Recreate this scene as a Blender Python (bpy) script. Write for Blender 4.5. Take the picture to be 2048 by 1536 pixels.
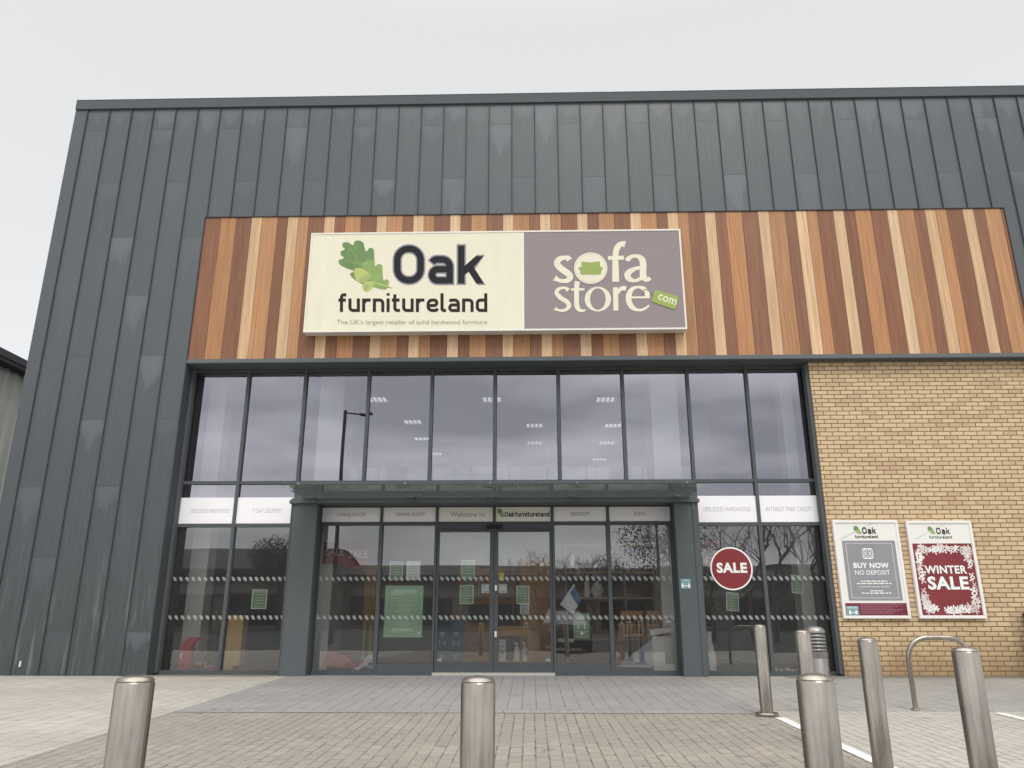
import bpy, bmesh, math, random
from mathutils import Vector, Matrix

for o in list(bpy.data.objects):
    bpy.data.objects.remove(o)
SC = bpy.context.scene
COL = SC.collection
R = math.radians

# ------------------------------------------------------------------ camera
FPX, PITCH, YAW = 1530.0, R(16.795), R(1.363)      # focal length in pixels of the 2048 px wide photograph
CAM = Vector((0.0, -13.1, 0.93))
cd = bpy.data.cameras.new('camera')
cd.sensor_width = 36.0
cd.lens = 36.0 * FPX / 2048
cd.clip_start, cd.clip_end = 0.05, 2000
cam = bpy.data.objects.new('camera', cd)
COL.objects.link(cam)
cam.location = CAM
cam.rotation_euler = (R(90) + PITCH, 0, YAW)
SC.camera = cam

# ------------------------------------------------------------------ world: bright overcast
SUN_EL, SUN_AZ = R(52), R(200)
w = bpy.data.worlds.new('World')
SC.world = w
w.use_nodes = True
nt = w.node_tree
nt.nodes.clear()
N = nt.nodes.new
L = nt.links.new
wo = N('ShaderNodeOutputWorld')
sky = N('ShaderNodeTexSky'); sky.sky_type = 'NISHITA'; sky.sun_disc = False
sky.sun_elevation = SUN_EL; sky.sun_rotation = SUN_AZ
bg1 = N('ShaderNodeBackground'); bg1.inputs['Strength'].default_value = 0.05
desat = N('ShaderNodeHueSaturation'); desat.inputs['Saturation'].default_value = 0.12
L(sky.outputs[0], desat.inputs['Color']); L(desat.outputs[0], bg1.inputs['Color'])
tc = N('ShaderNodeTexCoord')
sep = N('ShaderNodeSeparateXYZ'); L(tc.outputs['Generated'], sep.inputs[0])
# cloud deck: thin and even to the north, thicker with lighter and darker banks to the south
mp = N('ShaderNodeMapping'); mp.inputs['Scale'].default_value = (1.6, 1.6, 6.5); mp.inputs['Location'].default_value = (3.1, .4, .2)
L(tc.outputs['Generated'], mp.inputs[0])
nz = N('ShaderNodeTexNoise'); nz.inputs['Scale'].default_value = 1.5; nz.inputs['Detail'].default_value = 4; nz.inputs['Roughness'].default_value = .5
L(mp.outputs[0], nz.inputs['Vector'])
cl = N('ShaderNodeValToRGB')
cl.color_ramp.elements[0].position = .40; cl.color_ramp.elements[0].color = (.52, .53, .56, 1)
cl.color_ramp.elements[1].position = .62; cl.color_ramp.elements[1].color = (1.32, 1.31, 1.30, 1)
L(nz.outputs['Fac'], cl.inputs[0])
south = N('ShaderNodeMapRange'); south.interpolation_type = 'SMOOTHSTEP'
south.inputs['From Min'].default_value = .3; south.inputs['From Max'].default_value = -.3
L(sep.outputs['Y'], south.inputs['Value'])
mixc = N('ShaderNodeMix'); mixc.data_type = 'RGBA'
mixc.inputs['A'].default_value = (.655, .663, .67, 1)
L(south.outputs[0], mixc.inputs['Factor']); L(cl.outputs[0], mixc.inputs['B'])
zen = N('ShaderNodeMapRange'); zen.interpolation_type = 'SMOOTHSTEP'
zen.inputs['From Min'].default_value = .66; zen.inputs['From Max'].default_value = 1.0
zen.inputs['To Min'].default_value = 0.0; zen.inputs['To Max'].default_value = 1.0
L(sep.outputs['Z'], zen.inputs['Value'])
mixz = N('ShaderNodeMix'); mixz.data_type = 'RGBA'
mixz.inputs['B'].default_value = (2.6, 2.57, 2.52, 1)
L(zen.outputs[0], mixz.inputs['Factor']); L(mixc.outputs['Result'], mixz.inputs['A'])
bg2 = N('ShaderNodeBackground'); L(mixz.outputs['Result'], bg2.inputs['Color'])
add = N('ShaderNodeAddShader'); L(bg1.outputs[0], add.inputs[0]); L(bg2.outputs[0], add.inputs[1])
L(add.outputs[0], wo.inputs['Surface'])

sd = bpy.data.lights.new('sun', 'SUN')
sd.energy = 1.5; sd.angle = R(24); sd.color = (1.0, .975, .93)
so = bpy.data.objects.new('sun', sd)
COL.objects.link(so)
so.rotation_euler = (R(90) - SUN_EL, 0, R(14))

SC.view_settings.view_transform = 'Standard'
SC.view_settings.look = 'None'
SC.view_settings.exposure = 0.0
SC.view_settings.gamma = 1.0
SC.render.resolution_x, SC.render.resolution_y = 1024, 768
SC.cycles.max_bounces = 8
SC.cycles.transparent_max_bounces = 12
SC.cycles.sample_clamp_indirect = 4.0
SC.cycles.use_denoising = True


# ------------------------------------------------------------------ measuring helpers
def at(px, py, Y):
    """Point of the vertical plane y = Y that the photograph shows at pixel (px, py)."""
    d = Vector(((px - 1024) / FPX, 1.0, -(py - 768) / FPX))
    c, s = math.cos(PITCH), math.sin(PITCH)
    d = Vector((d.x, c * d.y - s * d.z, s * d.y + c * d.z))
    c, s = math.cos(YAW), math.sin(YAW)
    d = Vector((c * d.x - s * d.y, s * d.x + c * d.y, d.z))
    return CAM + d * ((Y - CAM.y) / d.y)


def gz(y):
    """Height of the ground, which falls gently from the shop to the car park."""
    return 0.0185 * max(-16.0, min(0.0, y))


# ------------------------------------------------------------------ mesh builder
class MB:
    top = 0                                  # highest printed layer of the thing being built

    def bump_layer(s):
        s.layer += 1
        MB.top = max(MB.top, s.layer)

    def __init__(s):
        s.v, s.f, s.m, s.uv, s.c = [], [], [], {}, {}
        s.layer = MB.top

    def face(s, pts, mi=0, uv=None, col=None):
        b = len(s.v)
        s.v += [tuple(p) for p in pts]
        s.f.append(tuple(range(b, b + len(pts))))
        s.m.append(mi)
        if uv: s.uv[len(s.f) - 1] = uv
        if col: s.c[len(s.f) - 1] = col

    def box(s, x0, x1, y0, y1, z0, z1, mi=0, col=None):
        if x0 > x1: x0, x1 = x1, x0
        if y0 > y1: y0, y1 = y1, y0
        if z0 > z1: z0, z1 = z1, z0
        b = len(s.v)
        s.v += [(x, y, z) for z in (z0, z1) for y in (y0, y1) for x in (x0, x1)]
        for q in ((0, 2, 3, 1), (4, 5, 7, 6), (0, 1, 5, 4), (2, 6, 7, 3), (1, 3, 7, 5), (0, 4, 6, 2)):
            s.f.append(tuple(b + i for i in q)); s.m.append(mi)
            if col: s.c[len(s.f) - 1] = col
        return s

    def obox(s, p, ux, uy, uz, mi=0):
        """Box from corner p along three vectors."""
        p, ux, uy, uz = map(Vector, (p, ux, uy, uz))
        b = len(s.v)
        s.v += [tuple(p + ux * i + uy * j + uz * k) for k in (0, 1) for j in (0, 1) for i in (0, 1)]
        for q in ((0, 2, 3, 1), (4, 5, 7, 6), (0, 1, 5, 4), (2, 6, 7, 3), (1, 3, 7, 5), (0, 4, 6, 2)):
            s.f.append(tuple(b + i for i in q)); s.m.append(mi)
        return s

    def lathe(s, prof, c=(0, 0, 0), seg=32, mi=0):
        b = len(s.v)
        n = len(prof)
        for r, z in prof:
            for k in range(seg):
                a = 2 * math.pi * k / seg
                s.v.append((c[0] + r * math.cos(a), c[1] + r * math.sin(a), c[2] + z))
        for i in range(n - 1):
            for k in range(seg):
                k2 = (k + 1) % seg
                s.f.append((b + i * seg + k, b + i * seg + k2, b + (i + 1) * seg + k2, b + (i + 1) * seg + k)); s.m.append(mi)
        if prof[0][0] > 1e-5:
            s.f.append(tuple(b + k for k in reversed(range(seg)))); s.m.append(mi)
        if prof[-1][0] > 1e-5:
            s.f.append(tuple(b + (n - 1) * seg + k for k in range(seg))); s.m.append(mi)
        return s

    def tube(s, pts, rad, seg=10, mi=0, cap=True):
        pts = [Vector(p) for p in pts]
        n = len(pts)
        rad = rad if isinstance(rad, (list, tuple)) else [rad] * n
        b = len(s.v)
        up = None
        for i, p in enumerate(pts):
            t = (pts[min(i + 1, n - 1)] - pts[max(i - 1, 0)]).normalized()
            if up is None:
                up = Vector((0, 0, 1)) if abs(t.z) < .9 else Vector((1, 0, 0))
            a = (up - t * up.dot(t)).normalized()
            up = a
            c = t.cross(a)
            for k in range(seg):
                an = 2 * math.pi * k / seg
                s.v.append(tuple(p + (a * math.cos(an) + c * math.sin(an)) * rad[i]))
        for i in range(n - 1):
            for k in range(seg):
                k2 = (k + 1) % seg
                s.f.append((b + i * seg + k, b + i * seg + k2, b + (i + 1) * seg + k2, b + (i + 1) * seg + k)); s.m.append(mi)
        if cap:
            s.f.append(tuple(b + k for k in reversed(range(seg)))); s.m.append(mi)
            s.f.append(tuple(b + (n - 1) * seg + k for k in range(seg))); s.m.append(mi)
        return s

    # flat printed shapes: T maps (u, v, height above the sheet) to a point; each shape lies a hair above the last
    def poly(s, T, pts, mi=0, h=None):
        if h is None:
            s.bump_layer()
            h = 0.001 + 0.00012 * s.layer
        s.face([T(u, v, h) for u, v in pts], mi)
        return s

    def rect(s, T, u0, v0, u1, v1, mi=0, h=None):
        return s.poly(T, [(u0, v0), (u1, v0), (u1, v1), (u0, v1)], mi, h)

    def ring(s, T, cu, cv, ro, ri, mi=0, ey=1.0, ri_v=None, seg=48, h=None):
        s.bump_layer()
        h = 0.001 + 0.00012 * s.layer if h is None else h
        riv = ri * ey if ri_v is None else ri_v
        for k in range(seg):
            a, b2 = 2 * math.pi * k / seg, 2 * math.pi * (k + 1) / seg
            s.face([T(cu + ro * math.cos(a), cv + ro * ey * math.sin(a), h), T(cu + ro * math.cos(b2), cv + ro * ey * math.sin(b2), h),
                    T(cu + ri * math.cos(b2), cv + riv * math.sin(b2), h), T(cu + ri * math.cos(a), cv + riv * math.sin(a), h)], mi)
        return s

    def disc(s, T, cu, cv, r, mi=0, ey=1.0, rot=0.0, seg=40, h=None):
        pts = []
        for k in range(seg):
            a = 2 * math.pi * k / seg
            x, y = r * math.cos(a), r * ey * math.sin(a)
            pts.append((cu + x * math.cos(rot) - y * math.sin(rot), cv + x * math.sin(rot) + y * math.cos(rot)))
        return s.poly(T, pts, mi, h)

    def ribbon(s, T, pts, wd, mi=0, closed=False, h=None):
        if h is None:
            s.bump_layer()
            h = 0.001 + 0.00012 * s.layer
        pts = [Vector((p[0], p[1])) for p in pts]
        n = len(pts)
        wd = wd if isinstance(wd, (list, tuple)) else [wd] * n
        Ls, Rs = [], []
        for i in range(n):
            if closed:
                a, c = pts[i - 1], pts[(i + 1) % n]
            else:
                a, c = pts[max(i - 1, 0)], pts[min(i + 1, n - 1)]
            d1 = (pts[i] - a); d2 = (c - pts[i])
            if d1.length < 1e-9: d1 = d2
            if d2.length < 1e-9: d2 = d1
            d1.normalize(); d2.normalize()
            t = d1 + d2
            t = t.normalized() if t.length > 1e-6 else d1
            nn = Vector((-t.y, t.x))
            m = 1 / max(.45, abs(nn.dot(Vector((-d1.y, d1.x)))))
            Ls.append(pts[i] + nn * wd[i] / 2 * m); Rs.append(pts[i] - nn * wd[i] / 2 * m)
        b = len(s.v)
        s.v += [tuple(T(p.x, p.y, h)) for p in Ls] + [tuple(T(p.x, p.y, h)) for p in Rs]
        for i in range(n if closed else n - 1):
            j = (i + 1) % n
            s.f.append((b + i, b + n + i, b + n + j, b + j)); s.m.append(mi)
        return s

    def text(s, T, body, u0, u1, v0, cap, mi=0, bold=0.0):
        """Set text with its baseline at v0, capitals cap high, stretched to run from u0 to u1."""
        s.bump_layer()
        h = 0.001 + 0.00012 * s.layer
        vs, fs = text_shape(body, bold)
        x0 = min(p[0] for p in vs); x1 = max(p[0] for p in vs)
        k = (u1 - u0) / (x1 - x0)
        b = len(s.v)
        s.v += [tuple(T(u0 + (p[0] - x0) * k, v0 + p[1] / CAPH * cap, h)) for p in vs]
        for f in fs:
            s.f.append(tuple(b + i for i in f)); s.m.append(mi)
        return s

    def build(s, name, mats, parent=None, smooth=False, fix=True, loc=None):
        me = bpy.data.meshes.new(name)
        off = Vector(loc) if loc else Vector((0, 0, 0))
        me.from_pydata([tuple(Vector(p) - off) for p in s.v], [], s.f)
        if not isinstance(mats, (list, tuple)): mats = [mats]
        for m in mats: me.materials.append(m)
        me.polygons.foreach_set('material_index', s.m)
        if s.uv:
            ul = me.uv_layers.new(name='UVMap')
            for fi, uv in s.uv.items():
                for li, q in zip(me.polygons[fi].loop_indices, uv):
                    ul.data[li].uv = q
        if s.c:
            ca = me.color_attributes.new('Col', 'FLOAT_COLOR', 'CORNER')
            for fi, c in s.c.items():
                for k, li in enumerate(me.polygons[fi].loop_indices):
                    ca.data[li].color = (*(c[k] if isinstance(c, list) else c), 1)
        if fix and not s.uv and not s.c:
            bm = bmesh.new(); bm.from_mesh(me)
            bmesh.ops.recalc_face_normals(bm, faces=bm.faces)
            bm.to_mesh(me); bm.free()
        if smooth:
            me.polygons.foreach_set('use_smooth', [True] * len(me.polygons))
            try:
                me.set_sharp_from_angle(angle=R(38))
            except Exception:
                pass
        me.update()
        o = bpy.data.objects.new(name, me)
        COL.objects.link(o)
        if parent is not None: o.parent = parent
        if loc: o.location = loc
        return o


CAPH = 1.0
_tc = {}


def text_shape(body, bold):
    key = (body, bold)
    if key not in _tc:
        cu = bpy.data.curves.new('lettering', 'FONT')
        cu.body = body; cu.offset = bold; cu.resolution_u = 3; cu.fill_mode = 'FRONT'
        if bold: cu.space_character = 1.0 + bold * 2
        ob = bpy.data.objects.new('lettering', cu)
        me = ob.to_mesh()
        _tc[key] = ([(v.co.x, v.co.y) for v in me.vertices], [tuple(p.vertices) for p in me.polygons])
        ob.to_mesh_clear()
        bpy.data.objects.remove(ob); bpy.data.curves.remove(cu)
    return _tc[key]


CAPH = max(p[1] for p in text_shape('H', 0.0)[0])


def crm(pts, n=6):
    """Smooth curve through (x, y, width) points."""
    out = []
    P = [pts[0]] + list(pts) + [pts[-1]]
    for i in range(1, len(P) - 2):
        for k in range(n):
            t = k / n
            a, b, c, d = P[i - 1], P[i], P[i + 1], P[i + 2]
            out.append(tuple(.5 * (2 * b[j] + (c[j] - a[j]) * t + (2 * a[j] - 5 * b[j] + 4 * c[j] - d[j]) * t * t
                                   + (3 * b[j] - a[j] - 3 * c[j] + d[j]) * t ** 3) for j in range(len(b))))
    out.append(tuple(pts[-1]))
    return out


def fillet(pts, r, closed=False, n=6):
    pts = [Vector(p) for p in pts]
    out = []
    m = len(pts)
    for i, p in enumerate(pts):
        if not closed and i in (0, m - 1):
            out.append(p); continue
        a, c = pts[i - 1] - p, pts[(i + 1) % m] - p
        la, lc = a.length, c.length
        a.normalize(); c.normalize()
        ang = a.angle(c)
        if ang > 3.1: out.append(p); continue
        d = min(r / math.tan(ang / 2), la * .499, lc * .499)
        p1, p2 = p + a * d, p + c * d
        bis = (a + c).normalized()
        rr = d * math.tan(ang / 2)
        ctr = p + bis * (rr / math.sin(ang / 2))
        v1, v2 = p1 - ctr, p2 - ctr
        full = v1.angle(v2)
        sg = 1 if v1.x * v2.y - v1.y * v2.x > 0 else -1
        for k in range(n + 1):
            th = sg * full * k / n
            out.append(ctr + Vector((v1.x * math.cos(th) - v1.y * math.sin(th), v1.x * math.sin(th) + v1.y * math.cos(th))))
    return [tuple(q) for q in out]


XH = .72


def glyph(ch, wd):
    """Square-shouldered sans letter: (advance, strokes, polygons) with capitals 1 high and strokes wd thick."""
    h = wd / 2
    S, Pp = [], []
    if ch == 'O':
        W = .78; S.append((fillet([(h, h), (W - h, h), (W - h, 1 - h), (h, 1 - h)], .295, True, 9), True))
    elif ch == 'a':
        W = .63
        S.append((fillet([(.085, XH - .165), (.15, XH - h), (W - h, XH - h), (W - h, 0)], .2), False))
        S.append((fillet([(W - wd * .8, .375), (h, .375), (h, h * .95), (W - wd * .8, h * .95)], .145), False))
    elif ch == 'k':
        W = .68
        S.append(([(h, 0), (h, 1)], False))
        Pp.append([(wd * .98, .22), (wd * .98, .46), (W - wd * 1.3, XH), (W - .02, XH), (.40, .41), (.33, .36)])
        Pp.append([(.27, .33), (.40, .45), (W, 0), (W - wd * 1.2, 0)])
    elif ch == 'f':
        W = .42
        S.append((fillet([(.08 + h, 0), (.08 + h, 1 - h), (W, 1 - h)], .14), False))
        S.append(([(0, XH - h), (W - .02, XH - h)], False))
    elif ch == 'u':
        W = .62
        S.append((fillet([(h, XH), (h, h), (W - wd * .9, h)], .17), False)); S.append(([(W - h, XH), (W - h, 0)], False))
    elif ch == 'r':
        W = .46
        S.append(([(h, 0), (h, XH)], False)); S.append((fillet([(wd * .9, XH - .24), (wd * .9, XH - h), (W, XH - h)], .13), False))
    elif ch == 'n':
        W = .62
        S.append(([(h, 0), (h, XH)], False)); S.append((fillet([(wd * .9, XH - h), (W - h, XH - h), (W - h, 0)], .17), False))
    elif ch == 'i':
        W = wd; S.append(([(h, 0), (h, XH)], False)); S.append(([(h, 1 - wd * .75), (h, 1)], False))
    elif ch == 't':
        W = .44
        S.append((fillet([(.08 + h, .94), (.08 + h, h), (W, h)], .14), False)); S.append(([(0, XH - h), (W - .02, XH - h)], False))
    elif ch == 'e':
        W = .63
        S.append((fillet([(wd * .9, .345), (W - h, .345), (W - h, XH - h), (h, XH - h), (h, h), (W - h - .02, h), (W - .04, .19)], .215), False))
    elif ch == 'l':
        W = .30; S.append((fillet([(h, 1), (h, h), (W, h)], .12), False))
    elif ch == 'd':
        W = .62
        S.append(([(W - h, 0), (W - h, 1)], False))
        S.append((fillet([(W - wd * .9, h), (h, h), (h, XH - h), (W - wd * .9, XH - h)], .17), False))
    else:
        W = .3
    return W, S, Pp


def word(mb, T, body, u0, u1, v0, cap, wd, mi=0, grow=0.0, gap=.10):
    """Draw body in the square sans so that it runs from u0 to u1 (v grows upwards in T)."""
    tot = sum(glyph(c, wd)[0] for c in body) + gap * (len(body) - 1)
    k = (u1 - u0) / tot
    x = 0.0
    base = mb.layer
    top = base
    for c in body:
        mb.layer = base
        W, S, Pp = glyph(c, wd)
        for pts, cl in S:
            if grow and not cl:
                pts = [Vector(p) for p in pts]
                a = (pts[0] - pts[1]).normalized() * grow / 2; b = (pts[-1] - pts[-2]).normalized() * grow / 2
                pts = [pts[0] + a] + pts[1:-1] + [pts[-1] + b]
            mb.ribbon(T, [(u0 + (x + p[0]) * k, v0 + p[1] * cap) for p in pts], (wd + grow) * (k + cap) / 2, mi, cl)
        for pg in Pp:
            if grow:
                cx = sum(p[0] for p in pg) / len(pg); cy = sum(p[1] for p in pg) / len(pg)
                pg = [(p[0] + math.copysign(grow / 2, p[0] - cx), p[1] + math.copysign(grow / 2, p[1] - cy)) for p in pg]
            mb.poly(T, [(u0 + (x + p[0]) * k, v0 + p[1] * cap) for p in pg], mi)
        top = max(top, mb.layer)
        x += W + gap
    mb.layer = top


def PX(ox, oy, sc, Y):
    """Sheet whose u, v are offsets in a close-up of the photograph (v downwards), lying on the plane y = Y and facing the street."""
    return lambda u, v, h: at(ox + u / sc, oy + v / sc, Y) + Vector((0, -h, 0))


def UP(T):
    """The same sheet with v upwards."""
    return lambda u, v, h: T(u, -v, h)


# ------------------------------------------------------------------ naming helpers
def tag(o, label, cat, group=None):
    o['label'] = label; o['category'] = cat
    if group: o['group'] = group
    return o


def thing(name, label, cat, loc=(0, 0, 0), group=None):
    MB.top = 0
    o = bpy.data.objects.new(name, None)
    o.empty_display_size = .2
    COL.objects.link(o)
    o.location = loc
    return tag(o, label, cat, group)


def struct(o):
    o['kind'] = 'structure'
    return o


def keep(o, parent):
    """Parent a part that was built in world space."""
    o.parent = parent
    o.matrix_parent_inverse = Matrix.Translation(-Vector(parent.location))
    return o

# ------------------------------------------------------------------ materials
class M:
    """Small wrapper round a node material."""
    def __init__(s, name):
        s.m = bpy.data.materials.new(name)
        s.m.use_nodes = True
        s.t = s.m.node_tree
        s.t.nodes.clear()
        s.out = s.n('ShaderNodeOutputMaterial')

    def n(s, kind, **kw):
        nd = s.t.nodes.new(kind)
        for k, v in kw.items():
            if k in nd.inputs: nd.inputs[k].default_value = v
            else: setattr(nd, k, v)
        return nd

    def l(s, a, b):
        s.t.links.new(a, b)

    def math(s, op, a, b=None, clamp=False):
        nd = s.n('ShaderNodeMath', operation=op, use_clamp=clamp)
        for i, x in enumerate((a, b)):
            if x is None: continue
            if isinstance(x, (int, float)): nd.inputs[i].default_value = x
            else: s.l(x, nd.inputs[i])
        return nd.outputs[0]

    def ramp(s, f, *stops):
        nd = s.n('ShaderNodeValToRGB')
        e = nd.color_ramp.elements
        while len(e) < len(stops): e.new(.5)
        for el, (p, c) in zip(e, stops):
            el.position = p; el.color = (*c, 1) if not isinstance(c, (int, float)) else (c, c, c, 1)
        s.l(f, nd.inputs[0])
        return nd.outputs[0]

    def mix(s, f, a, b, mode='MIX'):
        nd = s.n('ShaderNodeMix', data_type='RGBA', blend_type=mode)
        for k, x in (('Factor', f), ('A', a), ('B', b)):
            if isinstance(x, (int, float)): nd.inputs[k].default_value = x
            elif isinstance(x, tuple): nd.inputs[k].default_value = (*x, 1)
            else: s.l(x, nd.inputs[k])
        return nd.outputs['Result']

    def coord(s, which='Object', scale=(1, 1, 1), rot=(0, 0, 0), loc=(0, 0, 0)):
        c = s.n('ShaderNodeTexCoord')
        mp = s.n('ShaderNodeMapping')
        mp.inputs['Scale'].default_value = scale; mp.inputs['Rotation'].default_value = rot; mp.inputs['Location'].default_value = loc
        s.l(c.outputs[which], mp.inputs[0])
        return mp.outputs[0]

    def noise(s, vec, scale=1.0, detail=3, rough=.5, out='Fac'):
        nd = s.n('ShaderNodeTexNoise', Scale=scale, Detail=detail, Roughness=rough)
        if vec is not None: s.l(vec, nd.inputs['Vector'])
        return nd.outputs[out]

    def bump(s, hgt, strength=.3, dist=.01):
        nd = s.n('ShaderNodeBump', Strength=strength, Distance=dist)
        s.l(hgt, nd.inputs['Height'])
        return nd.outputs[0]

    def bsdf(s, color, rough=.6, metal=0.0, normal=None, spec=.5):
        b = s.n('ShaderNodeBsdfPrincipled')
        b.inputs['Specular IOR Level'].default_value = spec
        for k, x in (('Base Color', color), ('Roughness', rough), ('Metallic', metal)):
            if isinstance(x, (int, float)): b.inputs[k].default_value = x
            elif isinstance(x, tuple): b.inputs[k].default_value = (*x, 1)
            else: s.l(x, b.inputs[k])
        if normal is not None: s.l(normal, b.inputs['Normal'])
        s.l(b.outputs[0], s.out.inputs[0])
        return s.m


def plain(name, col, rough=.6, metal=0.0, var=.12, scale=6.0, spec=.5, stretch=(1, 1, 1), bump=0.0):
    m = M(name)
    v = m.coord('Object', stretch)
    f = m.noise(v, scale, 4, .55)
    c = m.mix(f, tuple(x * (1 - var) for x in col), tuple(min(1, x * (1 + var)) for x in col))
    r = m.math('MULTIPLY_ADD', f, .12); r = m.math('ADD', r, rough - .06)
    nrm = m.bump(m.noise(v, scale * 8, 3), bump, .004) if bump else None
    return m.bsdf(c, r, metal, nrm, spec)


def make_zinc():
    m = M('weathered_zinc')
    uv = m.coord('UV')
    sp = m.n('ShaderNodeSeparateXYZ'); m.l(uv, sp.inputs[0])
    # v runs down from the top of each sheet in metres; u is metres across with a random start per sheet
    at_ = m.n('ShaderNodeVertexColor', layer_name='Col')
    cs = m.n('ShaderNodeSeparateColor'); m.l(at_.outputs['Color'], cs.inputs[0])
    cross = m.math('ABSOLUTE', m.math('SUBTRACT', cs.outputs[1], .5))
    fine = m.noise(m.coord('UV', (8, 1.0, 1)), 1.0, 5, .6)
    fine2 = m.noise(m.coord('UV', (26, .8, 1)), 1.0, 4, .6)
    # oxide bloom washed down from each lap joint, narrowing as it runs
    run = m.math('MULTIPLY', sp.outputs[1], m.math('ADD', .65, m.math('MULTIPLY', m.math('SUBTRACT', 1.0, cs.outputs[0]), 1.5)))
    edge = m.math('SUBTRACT', m.math('ADD', m.math('MULTIPLY', fine, 1.15), .20), m.math('ADD', run, m.math('MULTIPLY', cross, .85)))
    bloom = m.ramp(edge, (.06, 0.0), (.13, .6), (.45, 1.0))
    bloom = m.math('MULTIPLY', bloom, m.math('ADD', .08, m.math('MULTIPLY', m.math('POWER', cs.outputs[2], 1.6), .95)))
    ob = m.coord('Object')
    so2 = m.n('ShaderNodeSeparateXYZ'); m.l(ob, so2.inputs[0])
    low = m.n('ShaderNodeMapRange'); low.inputs['From Min'].default_value = 2.3; low.inputs['From Max'].default_value = .9
    m.l(so2.outputs[2], low.inputs[0])
    drip = m.ramp(m.noise(m.coord('Object', (11, 11, .7)), 1.0, 5, .62), (.56, 0.0), (.67, 1.0))
    drip = m.math('MULTIPLY', drip, low.outputs[0])
    base = m.mix(cs.outputs[0], (.058, .068, .0765), (.076, .087, .096))
    base = m.mix(m.noise(m.coord('Object', (.5, .5, .35)), 1.0, 4, .6), base, (.078, .090, .096))
    green = m.n('ShaderNodeMapRange'); green.inputs['From Min'].default_value = 6.0; green.inputs['From Max'].default_value = 0
    m.l(so2.outputs[2], green.inputs[0])
    base = m.mix(m.math('MULTIPLY', green.outputs[0], .8), base, (.041, .052, .056))
    base = m.mix(m.math('MULTIPLY', m.ramp(fine2, (.45, 0.0), (.75, 1.0)), .3), base, (.12, .128, .132))
    c = m.mix(m.math('MULTIPLY', bloom, .6), base, (.145, .155, .172))
    c = m.mix(m.math('MULTIPLY', drip, .6), c, (.17, .19, .19))
    nrm = m.bump(m.noise(m.coord('Object', (1.1, 1.1, .6)), 1.0, 2), .5, .025)
    return m.bsdf(c, m.math('ADD', .36, m.math('MULTIPLY', fine, .2)), .0, nrm, .55)


def make_timber():
    m = M('timber_boards')
    at_ = m.n('ShaderNodeVertexColor', layer_name='Col')
    g = m.noise(m.coord('Object', (38, 38, 1.1)), 1.0, 5, .6)
    g2 = m.noise(m.coord('Object', (5, 5, .45), loc=(3, 1, 7)), 1.0, 4, .55)
    c = m.mix(m.ramp(g, (.3, .0), (.7, 1.0)), m.mix(1.0, at_.outputs[0], (.74, .71, .69), 'MULTIPLY'), m.mix(1.0, at_.outputs[0], (1.17, 1.16, 1.14), 'MULTIPLY'))
    c = m.mix(m.math('MULTIPLY', m.ramp(g2, (.42, .0), (.7, 1.0)), .4), c, m.mix(1.0, at_.outputs[0], (.80, .83, .88), 'MULTIPLY'))
    return m.bsdf(c, .55, 0, m.bump(g, .12, .003), .35)


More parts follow.
